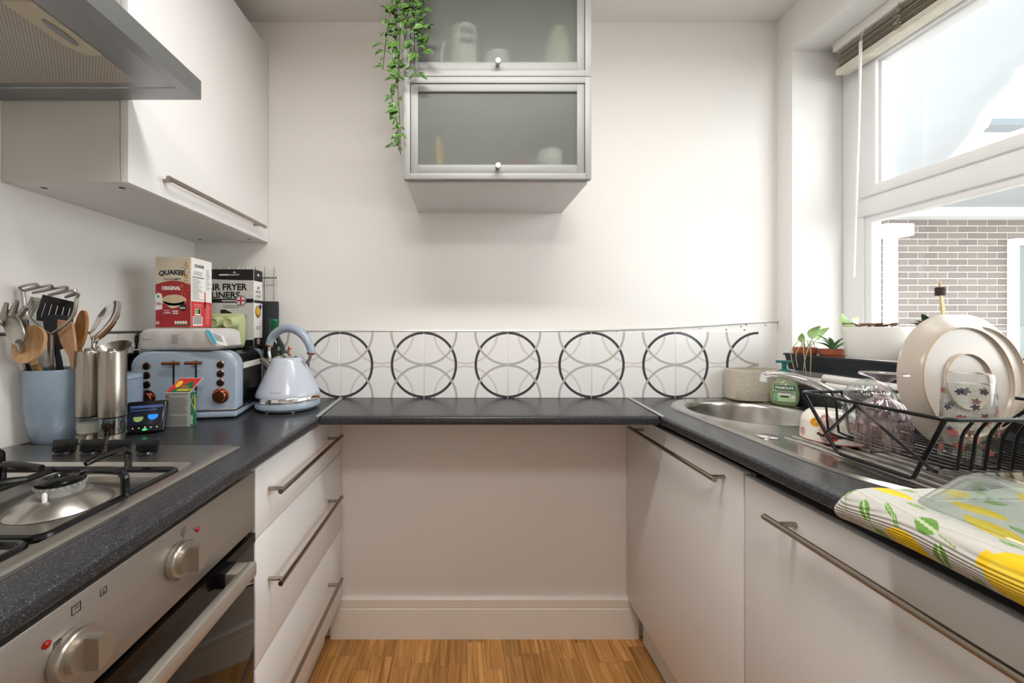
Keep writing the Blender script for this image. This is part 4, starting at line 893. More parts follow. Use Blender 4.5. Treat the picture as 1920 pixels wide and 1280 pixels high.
for tip, wd in (((1.20, 1.20, 1.215), .016), ((1.24, 1.185, 1.203), .016), ((1.18, 1.175, 1.19), .011)):
    s_ = c+Vector((-.01, .05, .128)); b_ = s_+(Vector(tip)-s_)*.4; bm = new(); leaf_blade(bm, b_, tip, wd, up=(0, 1, .3)); obj('leaf', bm, m_leafp, t); bm = new(); tube(bm, [s_, b_], .0012, 6); obj('stem', bm, m_leafp, t)
c = Vector((1.225, .955, zt0)); t = thing('potted_climber', 'dark potted climber with tied bamboo sticks behind the plates', 'plant', c); pot(t, c, .04, .052, .09, mat('dark_pot', '#3a3c40', .5)); top = c+Vector((0, 0, .075))
tieP = P(1763, 545, .972)
for k, dx in enumerate((-.008, .001, .009)):
    bm = new(); e = tieP+Vector((dx*-.25, 0, .012+.006*k)); s_ = top+Vector((dx*3.2, dx*2, 0)); tube(bm, [s_, tieP+Vector((dx*.35, dx*.2, 0)), e], .0024, 8); obj('bamboo_stick', bm, mat('bamboo', '#cdae79', .5), t)
bm = new()
for k in range(5): tube(bm, [(tieP.x+.0075*math.cos(a), tieP.y+.0075*math.sin(a), tieP.z-.01+.0042*k) for a in [2*PI*i/16 for i in range(16)]], .0026, 6, closed=True)
obj('tie', bm, mat('brown_tie', '#3b2a25', .6), t)
for b_, tp_, wd, mm in ((P(1738, 612, .955), P(1728, 588, .95), .008, m_leafd), (P(1758, 600, .96), P(1782, 588, .955), .006, m_wood3), (P(1735, 618, .95), P(1703, 606, .95), .013, m_leafd), (P(1750, 605, .95), P(1770, 596, .94), .007, m_leafd), (P(1740, 620, .96), P(1715, 600, .965), .012, m_leafd)):
    bm = new(); leaf_blade(bm, b_, tp_, wd); obj('leaf', bm, mm, t); bm = new(); tube(bm, [top, b_], .0012, 6); obj('stem', bm, m_leafd, t)

# ------------------------------------------------------------------ venetian blind
vb = thing('venetian_blind', 'raised cream venetian blind under the top of the window recess', 'blind', (1.33, .7, 2.05)); by0, by1 = .16, 1.332
bm = new(); box(bm, (1.30, by0, 2.134), (1.35, by1, RZ-.0008), bev=.002); obj('headrail', bm, mat('blind_rail', '#e9e7e2', .4), vb)
m_slat = mat('blind_slat', '#c9c1b2', .5); N = NT(m_slat); oi = N.n('ShaderNodeObjectInfo'); N.link(N.mix(oi.outputs['Random'], lin('#8f8778'), lin('#d3ccbe')), N.b.inputs['Base Color']); bm = new(); box(bm, (1.309, by0+.01, 0), (1.346, by1-.01, .0017), bev=.0005, seg=1); s0_ = obj('slat', bm, m_slat, vb)  # random slat tones; the dark ones stand in for shaded gaps in the stack
for k in range(10):
    q = s0_ if k == 0 else s0_.copy()
    if k: COL.objects.link(q)
    q.location = ((random.random()-.5)*.003, (random.random()-.5)*.008, 2.0715+k*.0064-2.05)
for q in vb.children:
    if q.name.startswith('slat'): q.location.z += 0; 
s0_.data.transform(Matrix.Translation((0, 0, 2.05)))
bm = new(); box(bm, (1.304, by0+.006, 2.05), (1.348, by1-.006, 2.0695), bev=.002); obj('bottom_rail', bm, mat('stained_rail', '#e6dfd0', .5, var=(30, .12)), vb)
bm = new(); tube(bm, [(1.303, 1.225, 2.135), (1.294, 1.225, 2.12), (1.288, 1.226, 2.09)], .0028, 8); obj('hook', bm, m_chrome, vb)
bm = new(); tube(bm, [(1.288, 1.226, 2.095), (1.2865, 1.232, 1.8), (1.285, 1.246, 1.335)], .0046, 6); obj('wand', bm, mat('wand_plastic', '#f3f3f3', .2), vb)
random.seed(2); bm = new(); tube(bm, bez([(1.304+random.uniform(-.006, .002), 1.135+random.uniform(-.011, .011), 2.14-.0045*i) for i in range(18)], 3), .0012, 5); obj('cord', bm, mat('cord_string', '#b5ab98', .8), vb)

# ------------------------------------------------------------------ trailing plant
tpz = GZ2+.001
hp = thing('trailing_plant', 'trailing green vine plant hanging over the upper glass cabinet', 'plant', (-.12, 1.2, tpz))
bm = new(); lathe(bm, [(.04, 0), (.055, .07), (.051, .07), (.045, .06), (.001, .06)], 32, (-.105, 1.2, tpz)); obj('pot', bm, m_cer, hp)
m_vine = mat('vine_stem', '#4f5b3c', .6)
m_leaf = mat('vine_leaf', '#4f8a2c', .35); N = NT(m_leaf); oi = N.n('ShaderNodeObjectInfo'); rp = N.n('ShaderNodeValToRGB')
for e, cc in zip(rp.color_ramp.elements, ('#213b1b', '#4e7f2a')): e.color = (*lin(cc), 1)
N.link(oi.outputs['Random'], rp.inputs[0]); sp = N.n('ShaderNodeSeparateXYZ'); N.link(N.obj(), sp.inputs[0]); st = N.math('LESS_THAN', N.math('ABSOLUTE', N.math('SUBTRACT', N.math('ABSOLUTE', sp.outputs[0]), N.math('MULTIPLY', sp.outputs[1], .25))), .03)
N.link(N.mix(N.math('MULTIPLY', st, .45), rp.outputs[0], lin('#a9c77c')), N.b.inputs['Base Color'])
bm = new(); leaf_blade(bm, (0, 0, 0), (0, 1, 0), .225, up=(0, 0, 1), fold=.12, n=8); L0 = None
leafbm = bm
strands = [  # pixel polylines and the depth each strand hangs at
 ([(745,-60),(735,10),(728,45),(722,90),(718,130)], 1.10), ([(748,-60),(744,20),(745,70),(741,110),(738,125)], 1.108), ([(752,-60),(750,40),(749,100),(746,150),(748,200),(750,245),(751,290)], 1.113),
 ([(765,-60),(748,0),(741,60),(748,120),(744,150),(735,180),(742,215),(747,250),(748,280)], 1.112), ([(780,-60),(775,0),(777,60),(777,110),(778,135),(785,140)], 1.10), ([(790,-60),(782,0),(783,40),(790,70),(793,105)], 1.096),
 ([(800,-60),(793,0),(797,30),(806,42)], 1.09), ([(770,-60),(768,10),(760,40),(765,25),(775,20)], 1.095), ([(785,-60),(790,20),(796,60),(800,85)], 1.088), ([(760,-60),(757,0),(760,50),(757,90),(752,100)], 1.094)]
random.seed(21); nl = 0
for pts, Y in strands:
    pw = [P(a, b, Y) for a, b in pts]; pw = [Vector((pw[0].x*.6-.04, 1.19, tpz+.062)), Vector((pw[0].x, Y+.012, tpz+.02))]+pw[1:]
    cv = bez(pw, 8); bm = new(); tube(bm, cv, .0014, 5); obj('vine', bm, m_vine, hp)
    acc = 0; side = 1
    for a, b in zip(cv, cv[1:]):
        acc += (b-a).length
        if acc < .0165 or a.z > 2.2: continue
        acc = 0; side = -side; d = (b-a).normalized(); ang = random.uniform(.3, 1.2)*side
        dirv = Vector((math.sin(ang)*.8, -.1-random.random()*.3, -math.cos(ang)*.8)).normalized()
        if random.random() < .25: dirv.z = abs(dirv.z)*.5
        if a.x < GX0+.02: dirv.x = -abs(dirv.x)*1.0 if random.random() < .75 else dirv.x*.3
        L = random.uniform(.024, .045)
        for rep in range(2 if random.random() < .35 else 1):
            if rep: dirv = Vector((-dirv.x*.7, dirv.y, dirv.z)).normalized(); L *= .8
            if L0 is None: q = L0 = obj('leaf', leafbm, m_leaf, hp, local=True)
            else: q = L0.copy(); COL.objects.link(q)
            up = Vector((random.uniform(-.4, .4), -1, random.uniform(.0, .6))); z_ = (up-dirv*up.dot(dirv)).normalized(); x_ = dirv.cross(z_)
            mx = Matrix((x_, dirv, z_)).transposed().to_4x4(); mx.translation = a-Vector((-.12, 1.2, tpz)); q.matrix_local = mx @ Matrix.Scale(L, 4); nl += 1
# ------------------------------------------------------------------ toaster and what is stacked on it
TC = Vector((-.664, 1.11, WT)); ta = math.radians(11)
to = thing('toaster', 'pale blue four-slice toaster with copper knobs', 'toaster', TC, ta)
# local frame: x from -0.272 (far end of the face) to 0, y depth 0..0.272, z up; rotated clockwise seen from above
TWd, TD, THt = .272, .270, .198
def tprof(k, z0, r, n=8):
    x0, x1 = -TWd+k, -k; z1 = THt-k; o = [(x0, z0), (x1, z0)]
    for j in range(n+1): a = j/n*PI/2; o.append((x1-r+r*math.cos(a), z1-r+r*math.sin(a)))
    for j in range(n+1): a = PI/2+j/n*PI/2; o.append((x0+r+r*math.cos(a), z1-r+r*math.sin(a)))
    return o
def tl(bm, name, m, parent=to, sharp=40): return obj(name, bm, m, parent, sharp, local=True)
bm = new(); loft(bm, [[(a, y, z) for a, z in tprof(k, .03, .045)] for y, k in ((.004, .006), (0, .012), (.001, .004), (.006, 0), (.05, 0))][1:]); tl(bm, 'front_shell', m_blue)
bm = new(); loft(bm, [[(a, y, z) for a, z in tprof(.003, .03, .043)] for y in (.05, .235)]); tl(bm, 'body', mat('smoked_steel', '#4c4e52', .16, metal=.9))
bm = new(); loft(bm, [[(a, y, z) for a, z in tprof(k, .03, .045)] for y, k in ((.235, 0), (.264, 0), (.27, .008))]); tl(bm, 'rear_shell', m_blue)
bm = new(); box(bm, (-TWd-.001, -.002, .0235), (.001, TD+.002, .0305), bev=.002); tl(bm, 'chrome_band', m_chrome)
bm = new(); box(bm, (-TWd, -.001, .004), (0, TD, .024), bev=.006, seg=3); tl(bm, 'base', m_blue)
for fx, fy in ((-.25, .02), (-.02, .02), (-.25, .25), (-.02, .25)):
    bm = new(); lathe(bm, [(.008, 0), (.01, .005)], 12, (fx, fy, 0)); tl(bm, 'foot', m_blackp)
for i, lx in enumerate((-.163, -.106)):
    bm = new(); box(bm, (lx-.0022, -.0012, .06), (lx+.0022, .002, .172)); tl(bm, 'lever_slot', m_dark)
    bm = new(); tube(bm, [(lx, .002, .168), (lx, -.018, .166)], .004, 10); tube(bm, [(lx-.0215, -.016, .1655), (lx+.0215, -.016, .1655)], .0048, 12); tl(bm, 'lever', m_copper)
for fx in (-.2305, -.042):
    for fz in (.158, .132, .106):
        t_ = new(); lathe(t_, [(.0105, 0), (.0105, .003), (.0085, .004), (.008, .0025), (.001, .0025)], 24); t_.transform(Matrix.Translation((fx, .001, fz)) @ Matrix.Rotation(PI/2, 4, 'X')); bt = tl(t_, 'button_ring', m_copper)
        t_ = new(); lathe(t_, [(.0078, 0), (.0078, .0032), (.001, .0038)], 24); t_.transform(Matrix.Translation((fx, .001, fz)) @ Matrix.Rotation(PI/2, 4, 'X')); tl(t_, 'button', m_blackp, bt)
    t_ = new(); lathe(t_, [(.0225, 0), (.0225, .002), (.019, .003), (.0175, .003), (.0175, .014), (.015, .016), (.001, .0155)], 32); t_.transform(Matrix.Translation((fx, .001, .068)) @ Matrix.Rotation(PI/2, 4, 'X')); tl(t_, 'dial', m_copper)
bm = new()
for k in range(21): box(bm, (-.0035, .062+k*.008, .14), (-.0015, .066+k*.008, .158))
vs_ = tl(bm, 'vent_slots', m_paperw); vs_['kind'] = 'stuff'
for lx in (-.195, -.075):
    bm = new(); box(bm, (lx-.035, .03, THt-.0005), (lx+.035, .245, THt+.0008)); tl(bm, 'bread_slot', m_dark)
ttop = WT+THt
# cord
bm = new(); tube(bm, bez([(-.67, 1.345, .96), (-.655, 1.30, .955), (-.64, 1.25, .93), (-.665, 1.21, .907), (-.70, 1.19, .9065)][:4], 8), .003, 8); single('power_cord', bm, m_blackp, 'black power cord looping between the toaster and the kettle', 'cord', None)
# soft packet
def packet():
    pk = thing('food_packet', 'crumpled white and grey packet lying on the toaster', 'packet', (-.82, 1.16, ttop+.001)); cx, cy, z0 = -.822, 1.155, ttop+.0012; hx, hy, h = .108, .077, .0655; rings = []; random.seed(4)
    for i in range(25):
        u = -1+2*i/24; f = (1-abs(u)**14)**.5 if abs(u) < 1 else 0; f = max(f, .05); rg = []
        for k in range(24):
            a = 2*PI*k/24; ca, sa = math.cos(a), math.sin(a); yy = math.copysign(abs(ca)**.28, ca)*hy*(.85+.15*f); zz = math.copysign(abs(sa)**.28, sa)*h/2*f
            wr = .0016*math.sin(u*17+k)+.001*random.uniform(-1, 1) if abs(sa) < .9 else 0
            rg.append((cx+u*hx, cy+yy+wr, z0+h/2*(1)+zz-(h/2*(1-f))*.6))
        rings.append(rg)
    bm = new(); loft(bm, rings); m = mat('packet_film', '#cfcccb', .35); N = NT(m); n = N.n('ShaderNodeTexNoise'); n.inputs['Scale'].default_value = 14; N.link(N.obj(), n.inputs['Vector']); r = N.n('ShaderNodeValToRGB'); pass
    r.color_ramp.elements[0].color = (*lin('#b7b4b4'), 1); r.color_ramp.elements[1].color = (*lin('#d3d1cf'), 1); r.color_ramp.elements[1].position = .38; e = r.color_ramp.elements.new(.68); e.color = (*lin('#c5beb8'), 1); N.link(n.outputs[0], r.inputs[0]); N.link(r.outputs[0], N.b.inputs['Base Color'])
    obj('pouch', bm, m, pk)
    bm = new(); prism(bm, [(cx-hx+.004, cy-.07, z0+.003), (cx-hx-.022, cy-.06, z0+.001), (cx-hx-.016, cy+.05, z0+.004), (cx-hx+.004, cy+.06, z0+.008)], (0, 0, .003)); obj('crimped_end', bm, m_paperw, pk)
    # folded flap with a blue stripe
    f_ = Frame((cx+hx-.018, cy-.079, z0+.06), (.93, .2, -.35), (.25, -.1, -.9), (.215, -.75, .143)); bm = new(); ppoly(bm, f_, [(-.002, -.004), (.05, .0), (.056, .028), (.012, .034)], 0, 0); ppoly(bm, f_, [(0, -.003), (.014, -.002), (.027, .031), (.014, .033)], .0006, 1); ppoly(bm, f_, [(.018, 0), (.042, .003), (.046, .02), (.026, .022)], .0006, 2)
    bm2 = obj('flap', bm, [m_paperw, mat('packet_blue', '#3aa6c2', .4), mat('packet_grey', '#a5a6ae', .4)], pk, sharp=None); sm = bm2.modifiers.new('thick', 'SOLIDIFY'); sm.thickness = .0006
    bm = new(); f2 = Frame((cx-.09, cy-hy-.0035, z0+.02), (1, 0, 0), (0, 0, 1), (0, -1, 0)); plines(bm, f2, 0, .012, .035, .018, 1); plines(bm, f2, .085, .002, .108, .03, 5); obj('small_print', bm, m_grey, pk, sharp=None)
packet()
# porridge box
bx0, bx1, by0_, by1_, bz0, bz1 = -.896, -.792, 1.103, 1.194, ttop+.0685, ttop+.0685+.205
qb = thing('porridge_box', 'red and cream porridge oat box on top of the packet', 'box', ((bx0+bx1)/2, 1.16, bz0)); m_cream = mat('cream_card', '#cfc3ad', .5); m_red = mat('red_card', '#a3282d', .45); m_reds = mat('bright_red_card', '#c8323a', .45); m_navy = mat('navy_print', '#23283a', .5); m_oat = mat('oat_print', '#cdb796', .6); m_flake = mat('flake_print', '#c9964f', .6)
bm = new(); box(bm, (bx0, by0_, bz0), (bx1, by1_, bz1), bev=.001, seg=1); obj('carton', bm, m_cream, qb)
W, H, D = .104, .205, .091; ff = Frame((bx0, by0_, bz0), (1, 0, 0), (0, 0, 1), (0, -1, 0)); fd = Frame((bx1, by0_, bz0), (0, 1, 0), (0, 0, 1), (1, 0, 0))
arc = lambda n=14: [(.001+(W-.002)*i/n, .125+.011*math.sin(PI*i/n)) for i in range(n+1)]
bm = new(); ppoly(bm, ff, [(.001, .001), (W-.001, .001)]+arc()[::-1]); 
for i in range(14): pass
obj('red_print', bm, m_red, qb, sharp=None)
bm = new(); pdisc(bm, ff, .055, .079, .036, .016, .0005, 1, 32); ppoly(bm, ff, [(.02, .076), (.09, .076), (.075, .062), (.05, .055), (.04, .06)], .0005, 1); pdisc(bm, ff, .055, .083, .032, .0125, .0007, 0, 32); obj('bowl_print', bm, [m_oat, mat('cream_bowl_print', '#d9cbb0', .5)], qb, sharp=None)
random.seed(8); bm = new()
for k in range(46):
    t_ = random.random(); a = .083+.018*random.random()-.012*max(0, (.5-t_)); b = .2-.11*t_
    if b < .125: a -= .02*random.random()
    pdisc(bm, ff, min(a, .1015), b, .0022, .0015, .0008, 0, 8, random.random()*3)
fk = obj('flake_print', bm, m_flake, qb, sharp=None); fk['kind'] = 'stuff'
bm = new(); ptext(bm, ff, 'QUAKER', .0505, .1555, .08, .0175, .045, .0006, 0, warp=lambda x: .004*(1-(x/.04)**2)); ptext(bm, ff, 'OAT SO SIMPLE', .05, .1405, .049, .0055, .02, .0006, 0); obj('brand_lettering', bm, m_navy, qb, sharp=None)
bm = new(); ptext(bm, ff, 'ORIGINAL', .047, .1145, .055, .0115, .05, .0009, 0); ptext(bm, ff, '10', .0075, .0135, .009, .0095, .03, .0009, 0); ptext(bm, ff, '2 MINS', .034, .0425, .02, .005, .03, .0009, 0); ptext(bm, ff, '100%', .0585, .0465, .0175, .0065, .03, .0009, 0)
ptext(bm, ff, 'MADE IN', .034, .049, .016, .0028, .02, .0009, 0); plines(bm, ff, .051, .039, .068, .043, 1, .6, .0009); ptext(bm, ff, 'taste', .0805, .057, .016, .006, .03, .0014, 0)
for k in range(5): pdisc(bm, ff, .06+.0075*k, .0145, .0036, .0045, .0009, 0, 12)
obj('white_lettering', bm, m_paperw, qb, sharp=None)
bm = new(); pdisc(bm, ff, .081, .058, .0105, None, .0011, 0); obj('taste_badge', bm, m_black, qb, sharp=None)
bm = new(); ppoly(bm, ff, [(.001, .05), (.021, .053), (.021, .082)]+[(.0105+.0105*math.cos(a), .089+.0115*math.sin(a)) for a in [PI*i/8 for i in range(9)]]+[(.001, .082)], .0009); wn = obj('promo_tag', bm, m_paperw, qb, sharp=None)
bm = new(); ptext(bm, ff, 'WIN', .0105, .0685, .016, .0095, .0, .0013, 0); obj('promo_lettering', bm, mat('brown_print', '#6a4438', .5), wn, sharp=None); bm = new(); pdisc(bm, ff, .0095, .09, .004, .0045, .0013, 0, 6); obj('promo_leaf', bm, mat('teal_print', '#2f8a7a', .5), wn, sharp=None)
bm = new(); prect(bm, ff, .058, .0065, .096, .0105, .0008, 0); obj('green_strip', bm, mat('green_print', '#4e7a3a', .5), qb, sharp=None)
class FS(Frame):
    def p(s, a, b, l=.0003): return Frame.p(s, a*D/.119, b, l)
fd = FS((bx1, by0_, bz0), (0, 1, 0), (0, 0, 1), (1, 0, 0))
bm = new(); prect(bm, fd, .001, .001, .118, .077); prect(bm, fd, .074, .06, .081, .108); sr = obj('side_red_print', bm, m_reds, qb, sharp=None)
bm = new(); prect(bm, fd, .001, .077, .118, H-.001, .0002); obj('side_white_print', bm, m_paperw, qb, sharp=None)
bm = new(); ptext(bm, fd, 'QUAKER', .045, .182, .054, .011, .04, .0006, 0); prect(bm, fd, .006, .147, .07, .1495, .0006, 0); obj('side_lettering', bm, m_navy, qb, sharp=None)
bm = new(); plines(bm, fd, .012, .155, .07, .168, 3); plines(bm, fd, .006, .082, .07, .145, 16, .4, .0006, 0, .5); plines(bm, fd, .083, .115, .112, .18, 12, .35, .0006, 0, .5); obj('small_print', bm, m_grey, qb, sharp=None)
bm = new(); prect(bm, fd, .008, .005, .062, .033, .0006, 0); prect(bm, fd, .02, .036, .052, .056, .0006, 0)
for k in range(22): prect(bm, fd, .011+.0022*k, .009, .011+.0022*k+(.0006, .0012, .0009)[k % 3], .032, .0009, 1)
prect(bm, fd, .022, .04, .035, .055, .0009, 2); prect(bm, fd, .037, .04, .05, .055, .0009, 1); obj('barcode', bm, [m_paperw, m_black, mat('fresh_green', '#6aa83e', .5)], qb, sharp=None)
bm = new(); plines(bm, fd, .082, .01, .112, .072, 12, .4, .0006, 0, .4); plines(bm, fd, .015, .061, .065, .072, 2, .4, .0006); obj('pink_small_print', bm, mat('pink_print', '#dd8f8f', .5), qb, sharp=None)
# egg carton on its side
ec = thing('egg_carton', 'pale green egg carton standing on edge behind the packet', 'egg carton', (-.79, 1.275, ttop+.001)); m_egg = mat('green_pulp', '#b3bd8c', .9, bump=(200, .4)); x0, x1, z0, z1 = -.885, -.738, ttop+.0012, ttop+.0012+.112
def erect(k, y, r=.016): return [(a, y, b) for a, b in rr(x0+k, x1-k, z0+k, z1-k, r, 4)]
bm = new(); loft(bm, [erect(.008, 1.262), erect(.0, 1.272), erect(-.002, 1.275), erect(-.002, 1.279), erect(.004, 1.282), erect(.012, 1.312)]); obj('tray', bm, m_egg, ec)
for i in range(3):
    for j in range(2):
        t_ = new(); lathe(t_, [(.023, 0), (.0215, .006), (.0185, .026), (.0165, .031), (.013, .032), (.010, .0285), (.001, .028)], 22); t_.transform(Matrix.Translation((x1-.0275-.047*i, 1.2625, z0+.03+.052*j)) @ Matrix.Rotation(PI/2, 4, 'X')); obj('egg_cup', t_, m_egg, ec)
# air fryer liner box
ax0, ax1, ay0, ay1, az0 = -.929, -.728, 1.318, 1.374, ttop+.001; AH = .27
ab = thing('liner_box', 'tall black and white air fryer liner box behind the egg carton', 'box', ((ax0+ax1)/2, 1.346, az0))
bm = new(); box(bm, (ax0, ay0, az0), (ax1, ay1, az0+AH), bev=.001, seg=1); obj('carton', bm, mat('grey_card', '#c9c7c3', .5), ab)
fa = Frame((ax0, ay0, az0), (1, 0, 0), (0, 0, 1), (0, -1, 0)); fb = Frame((ax1, ay0, az0), (0, 1, 0), (0, 0, 1), (1, 0, 0)); AW, AD = .201, .056
bm = new(); ppoly(bm, fa, [(.0008, AH-.0008), (.0008, .238)]+[(AW*i/12*.992+.0008, .238-.007*math.sin(PI/2*i/12)) for i in range(1, 13)]+[(AW-.0008, AH-.0008)]); prect(bm, fa, .0008, .153, AW-.0008, .167, .0005); prect(bm, fa, .0008, .0008, AW-.0008, .024, .0004); ppoly(bm, fa, [(.085, .098), (.125, .092), (.125, .118), (.1, .13), (.085, .128)], .0004)
prect(bm, fb, .0008, .23, AD-.0008, AH-.0008, .0004); prect(bm, fb, .0008, .153, AD-.0008, .163, .0006); prect(bm, fb, .0008, .0008, AD-.0008, .03, .0004); obj('black_print', bm, m_black, ab, sharp=None)
bm = new(); prect(bm, fb, .0006, .0006, AD-.0006, AH-.0006, .0002); obj('side_white_print', bm, m_paperw, ab, sharp=None)
bm = new(); ptext(bm, fa, 'AIR FRYER', .107, .208, .142, .023, .03, .0008); ptext(bm, fa, 'LINERS', .104, .180, .099, .023, .03, .0008); ptext(bm, fb, 'AIR', .028, .207, .02, .0105, .0, .0008); ptext(bm, fb, 'FRYER', .028, .192, .034, .0105, .0, .0008); ptext(bm, fb, 'LINERS', .028, .177, .038, .0105, .0, .0008); obj('lettering', bm, m_black, ab, sharp=None)
bm = new(); ptext(bm, fa, 'CULPITT', .134, .25, .034, .0055, .02, .0009); plines(bm, fa, .08, .2475, .115, .2525, 1, .9, .0009, 0, 0); ppoly(bm, fa, [(.128, .2575), (.134, .257), (.14, .2575), (.134, .262)], .0009); ptext(bm, fa, '30', .158, .0365, .011, .0085, .03, .0014); ppoly(bm, fb, [(.02, .253), (.028, .247), (.036, .253), (.028, .257)], .0009); plines(bm, fa, .09, .158, .152, .162, 1, .8, .0009, 0, 0); obj('white_lettering', bm, m_paperw, ab, sharp=None)
bm = new(); plines(bm, fa, .095, .135, .155, .147, 2, .5, .0006); plines(bm, fa, .122, .093, .186, .115, 3, .3, .0006); plines(bm, fb, .012, .06, .044, .075, 2, .4, .0006); plines(bm, fb, .008, .167, .05, .17, 1, .5, .0006); obj('small_print', bm, m_grey, ab, sharp=None)
m_uj = [mat('jack_navy', '#2c3560', .5), m_paperw, mat('jack_red', '#b53c46', .5)]
def jack(fr, a, b, r, name):
    bm = new(); pdisc(bm, fr, a, b, r, None, .0010, 0, 32)
    for s in (1, -1):
        c_, s_ = math.cos(PI/4*s), math.sin(PI/4*s); w_ = r*.13; ppoly(bm, fr, [(a+c_*x_-s_*y_, b+s_*x_+c_*y_) for x_, y_ in ((-r*.96, -w_), (r*.96, -w_), (r*.96, w_), (-r*.96, w_))], .0012+.0001*(s > 0), 1)
    for w_, mi, l in ((.3, 1, .0015), (.17, 2, .0018)): prect(bm, fr, a-r*w_, b-r*.96, a+r*w_, b+r*.96, l, mi); prect(bm, fr, a-r*.96, b-r*w_, a+r*.96, b+r*w_, l+.0001, mi)
    obj(name, bm, m_uj, ab, sharp=None)
jack(fa, .157, .16, .0185, 'flag_badge'); jack(fb, .028, .017, .011, 'flag_badge')
bm = new(); pdisc(bm, fa, .158, .034, .0155, None, .0011); pdisc(bm, fb, .04, .148-.008, .009, .009, .0014); obj('purple_badge', bm, mat('purple_print', '#543a78', .5), ab, sharp=None)
bm = new(); ppoly(bm, fa, [(.15, .052), (.168, .044), (.176, .07), (.156, .088), (.15, .08)], .0008); pdisc(bm, fb, .026, .122, .018, .022, .0009); obj('tray_picture', bm, mat('brown_tray_print', '#9a6a3e', .6), ab, sharp=None)
bm = new(); pdisc(bm, fb, .026, .126, .013, .015, .0013); obj('yellow_picture', bm, mat('yellow_print', '#d7b23c', .6), ab, sharp=None)

# ------------------------------------------------------------------ against the back wall
wr = thing('wire_rack', 'steel wire rack of upright rods against the back wall', 'rack', (-.84, 1.418, WT))
for k in range(9):
    X = -.706-.0342*k; bm = new(); tube(bm, [(X, 1.418, WT+.0005), (X, 1.418, 1.396)], .0028, 10); obj('rod', bm, m_steel, wr)
for z in (1.354, .97):
    bm = new(); tube(bm, [(-.992, 1.4125, z), (-.694, 1.4125, z)], .0028, 8); tube(bm, [(-.692, 1.4125, z-.006), (-.692, 1.4125, z+.006)], .002, 6); obj('cross_rod', bm, m_steel, wr)
bm = new(); box(bm, (-.80, 1.389, WT+.0005), (-.678, 1.4, 1.265), bev=.005); single('chopping_board', bm, mat('slate_board', '#2b2c30', .5), 'dark grey chopping board on edge behind the wine bottle', 'board', (-.74, 1.395, WT))
wb = thing('wine_bottle', 'dark green wine bottle with a green capsule behind the kettle', 'bottle', (-.672, 1.35, WT)); c = (-.672, 1.35, WT+.0005)
bm = new(); lathe(bm, [(.030, .003), (.033, 0), (.035, .006), (.035, .185), (.034, .2), (.022, .222), (.0145, .24), (.0135, .262), (.001, .262)], 36, c); obj('glass', bm, mat('dark_bottle_glass', '#16231a', .06), wb)
bm = new(); lathe(bm, [(.0142, .238), (.0148, .242), (.0148, .284), (.0155, .285), (.0155, .293), (.014, .295), (.001, .295)], 28, c); obj('capsule', bm, mat('green_foil', '#1d6a4d', .3, metal=.3), wb)
bm = new(); lathe(bm, [(.0353, .06), (.0353, .15)], 36, c, cap0=False, cap1=False); obj('label', bm, mat('bottle_label', '#c9c6bd', .6), wb)

# ------------------------------------------------------------------ kettle
kc = Vector((-.576, 1.25, WT+.0005)); kt = thing('kettle', 'pale blue pyramid kettle with a curved handle on the worktop', 'kettle', kc)
bm = new(); lathe(bm, [(.06, .003), (.09, .004), (.0985, .012), (.099, .024), (.096, .03)], 48, kc); obj('base', bm, m_blue, kt)
for a in (4.3, 5.3, 1.5): bm = new(); lathe(bm, [(.005, 0), (.006, .005)], 10, kc+Vector((.08*math.cos(a), .08*math.sin(a), 0))); obj('foot', bm, m_paperw, kt)
bm = new(); lathe(bm, [(.0965, .029), (.0985, .031), (.0985, .044), (.097, .046)], 48, kc); obj('chrome_band', bm, m_chrome, kt)
bm = new(); lathe(bm, [(.097, .045), (.0975, .05), (.094, .06), (.051, .158), (.046, .166), (.040, .169), (.001, .169)], 48, kc); obj('body', bm, mat('pearl_blue', '#c3c9d6', .25, coat=.4), kt)
bm = new(); lathe(bm, [(.042, .169), (.040, .174), (.025, .179), (.001, .181)], 36, kc); obj('lid', bm, m_chrome, kt)
bm = new(); tube(bm, bez([kc+Vector((0, 0, .18)), kc+Vector((0, 0, .192)), kc+Vector((.004, 0, .2)), kc+Vector((.009, -.001, .194))], 4), .004, 8); obj('lid_knob', bm, m_copper, kt)
hx_ = [(-.068, .15), (-.0735, .175), (-.073, .205), (-.06, .235), (-.03, .257), (0, .2635), (.032, .256), (.062, .233), (.08, .203), (.0835, .185), (.078, .166), (.066, .15)]
ha = math.radians(-12); hp_ = bez([kc+Vector((a*math.cos(ha), a*math.sin(ha), z)) for a, z in hx_], 5)
n_ = len(hp_); i0, i1 = int(n_*.19), int(n_*.83)
bm = new(); tube(bm, hp_[:i0+1], .006, 10); tube(bm, hp_[i1:], .006, 10); tube(bm, [hp_[0], kc+Vector((-.048, .01, .152))], .006, 8); tube(bm, [hp_[-1], kc+Vector((.046, -.01, .153))], .006, 8); obj('handle_arm', bm, m_chrome, kt)
bm = new(); tube(bm, hp_[i0:i1+1], [.0115+.003*math.sin(PI*k/(i1-i0)) for k in range(i1-i0+1)], 14); obj('handle_grip', bm, m_blue, kt)
bm = new()
for i in (i0, i1): d_ = (hp_[i+1]-hp_[i-1]).normalized()*.003; tube(bm, [hp_[i]-d_, hp_[i]+d_], .0128, 14)
obj('handle_collar', bm, m_copper, kt)
sd = Vector((-.97, .25, 0)).normalized(); bm = new(); tube(bm, [kc+sd*.045+Vector((0, 0, .115)), kc+sd*.075+Vector((0, 0, .14)), kc+sd*.107+Vector((0, 0, .158))], [.026, .018, .009], 16); obj('spout', bm, m_steel, kt)
bm = new(); box(bm, (.093, -.008, .04), (.112, .008, .047), bev=.002, mx=Matrix.Translation(kc) @ Matrix.Rotation(-.25, 4, 'Z')); obj('switch', bm, m_copper, kt)
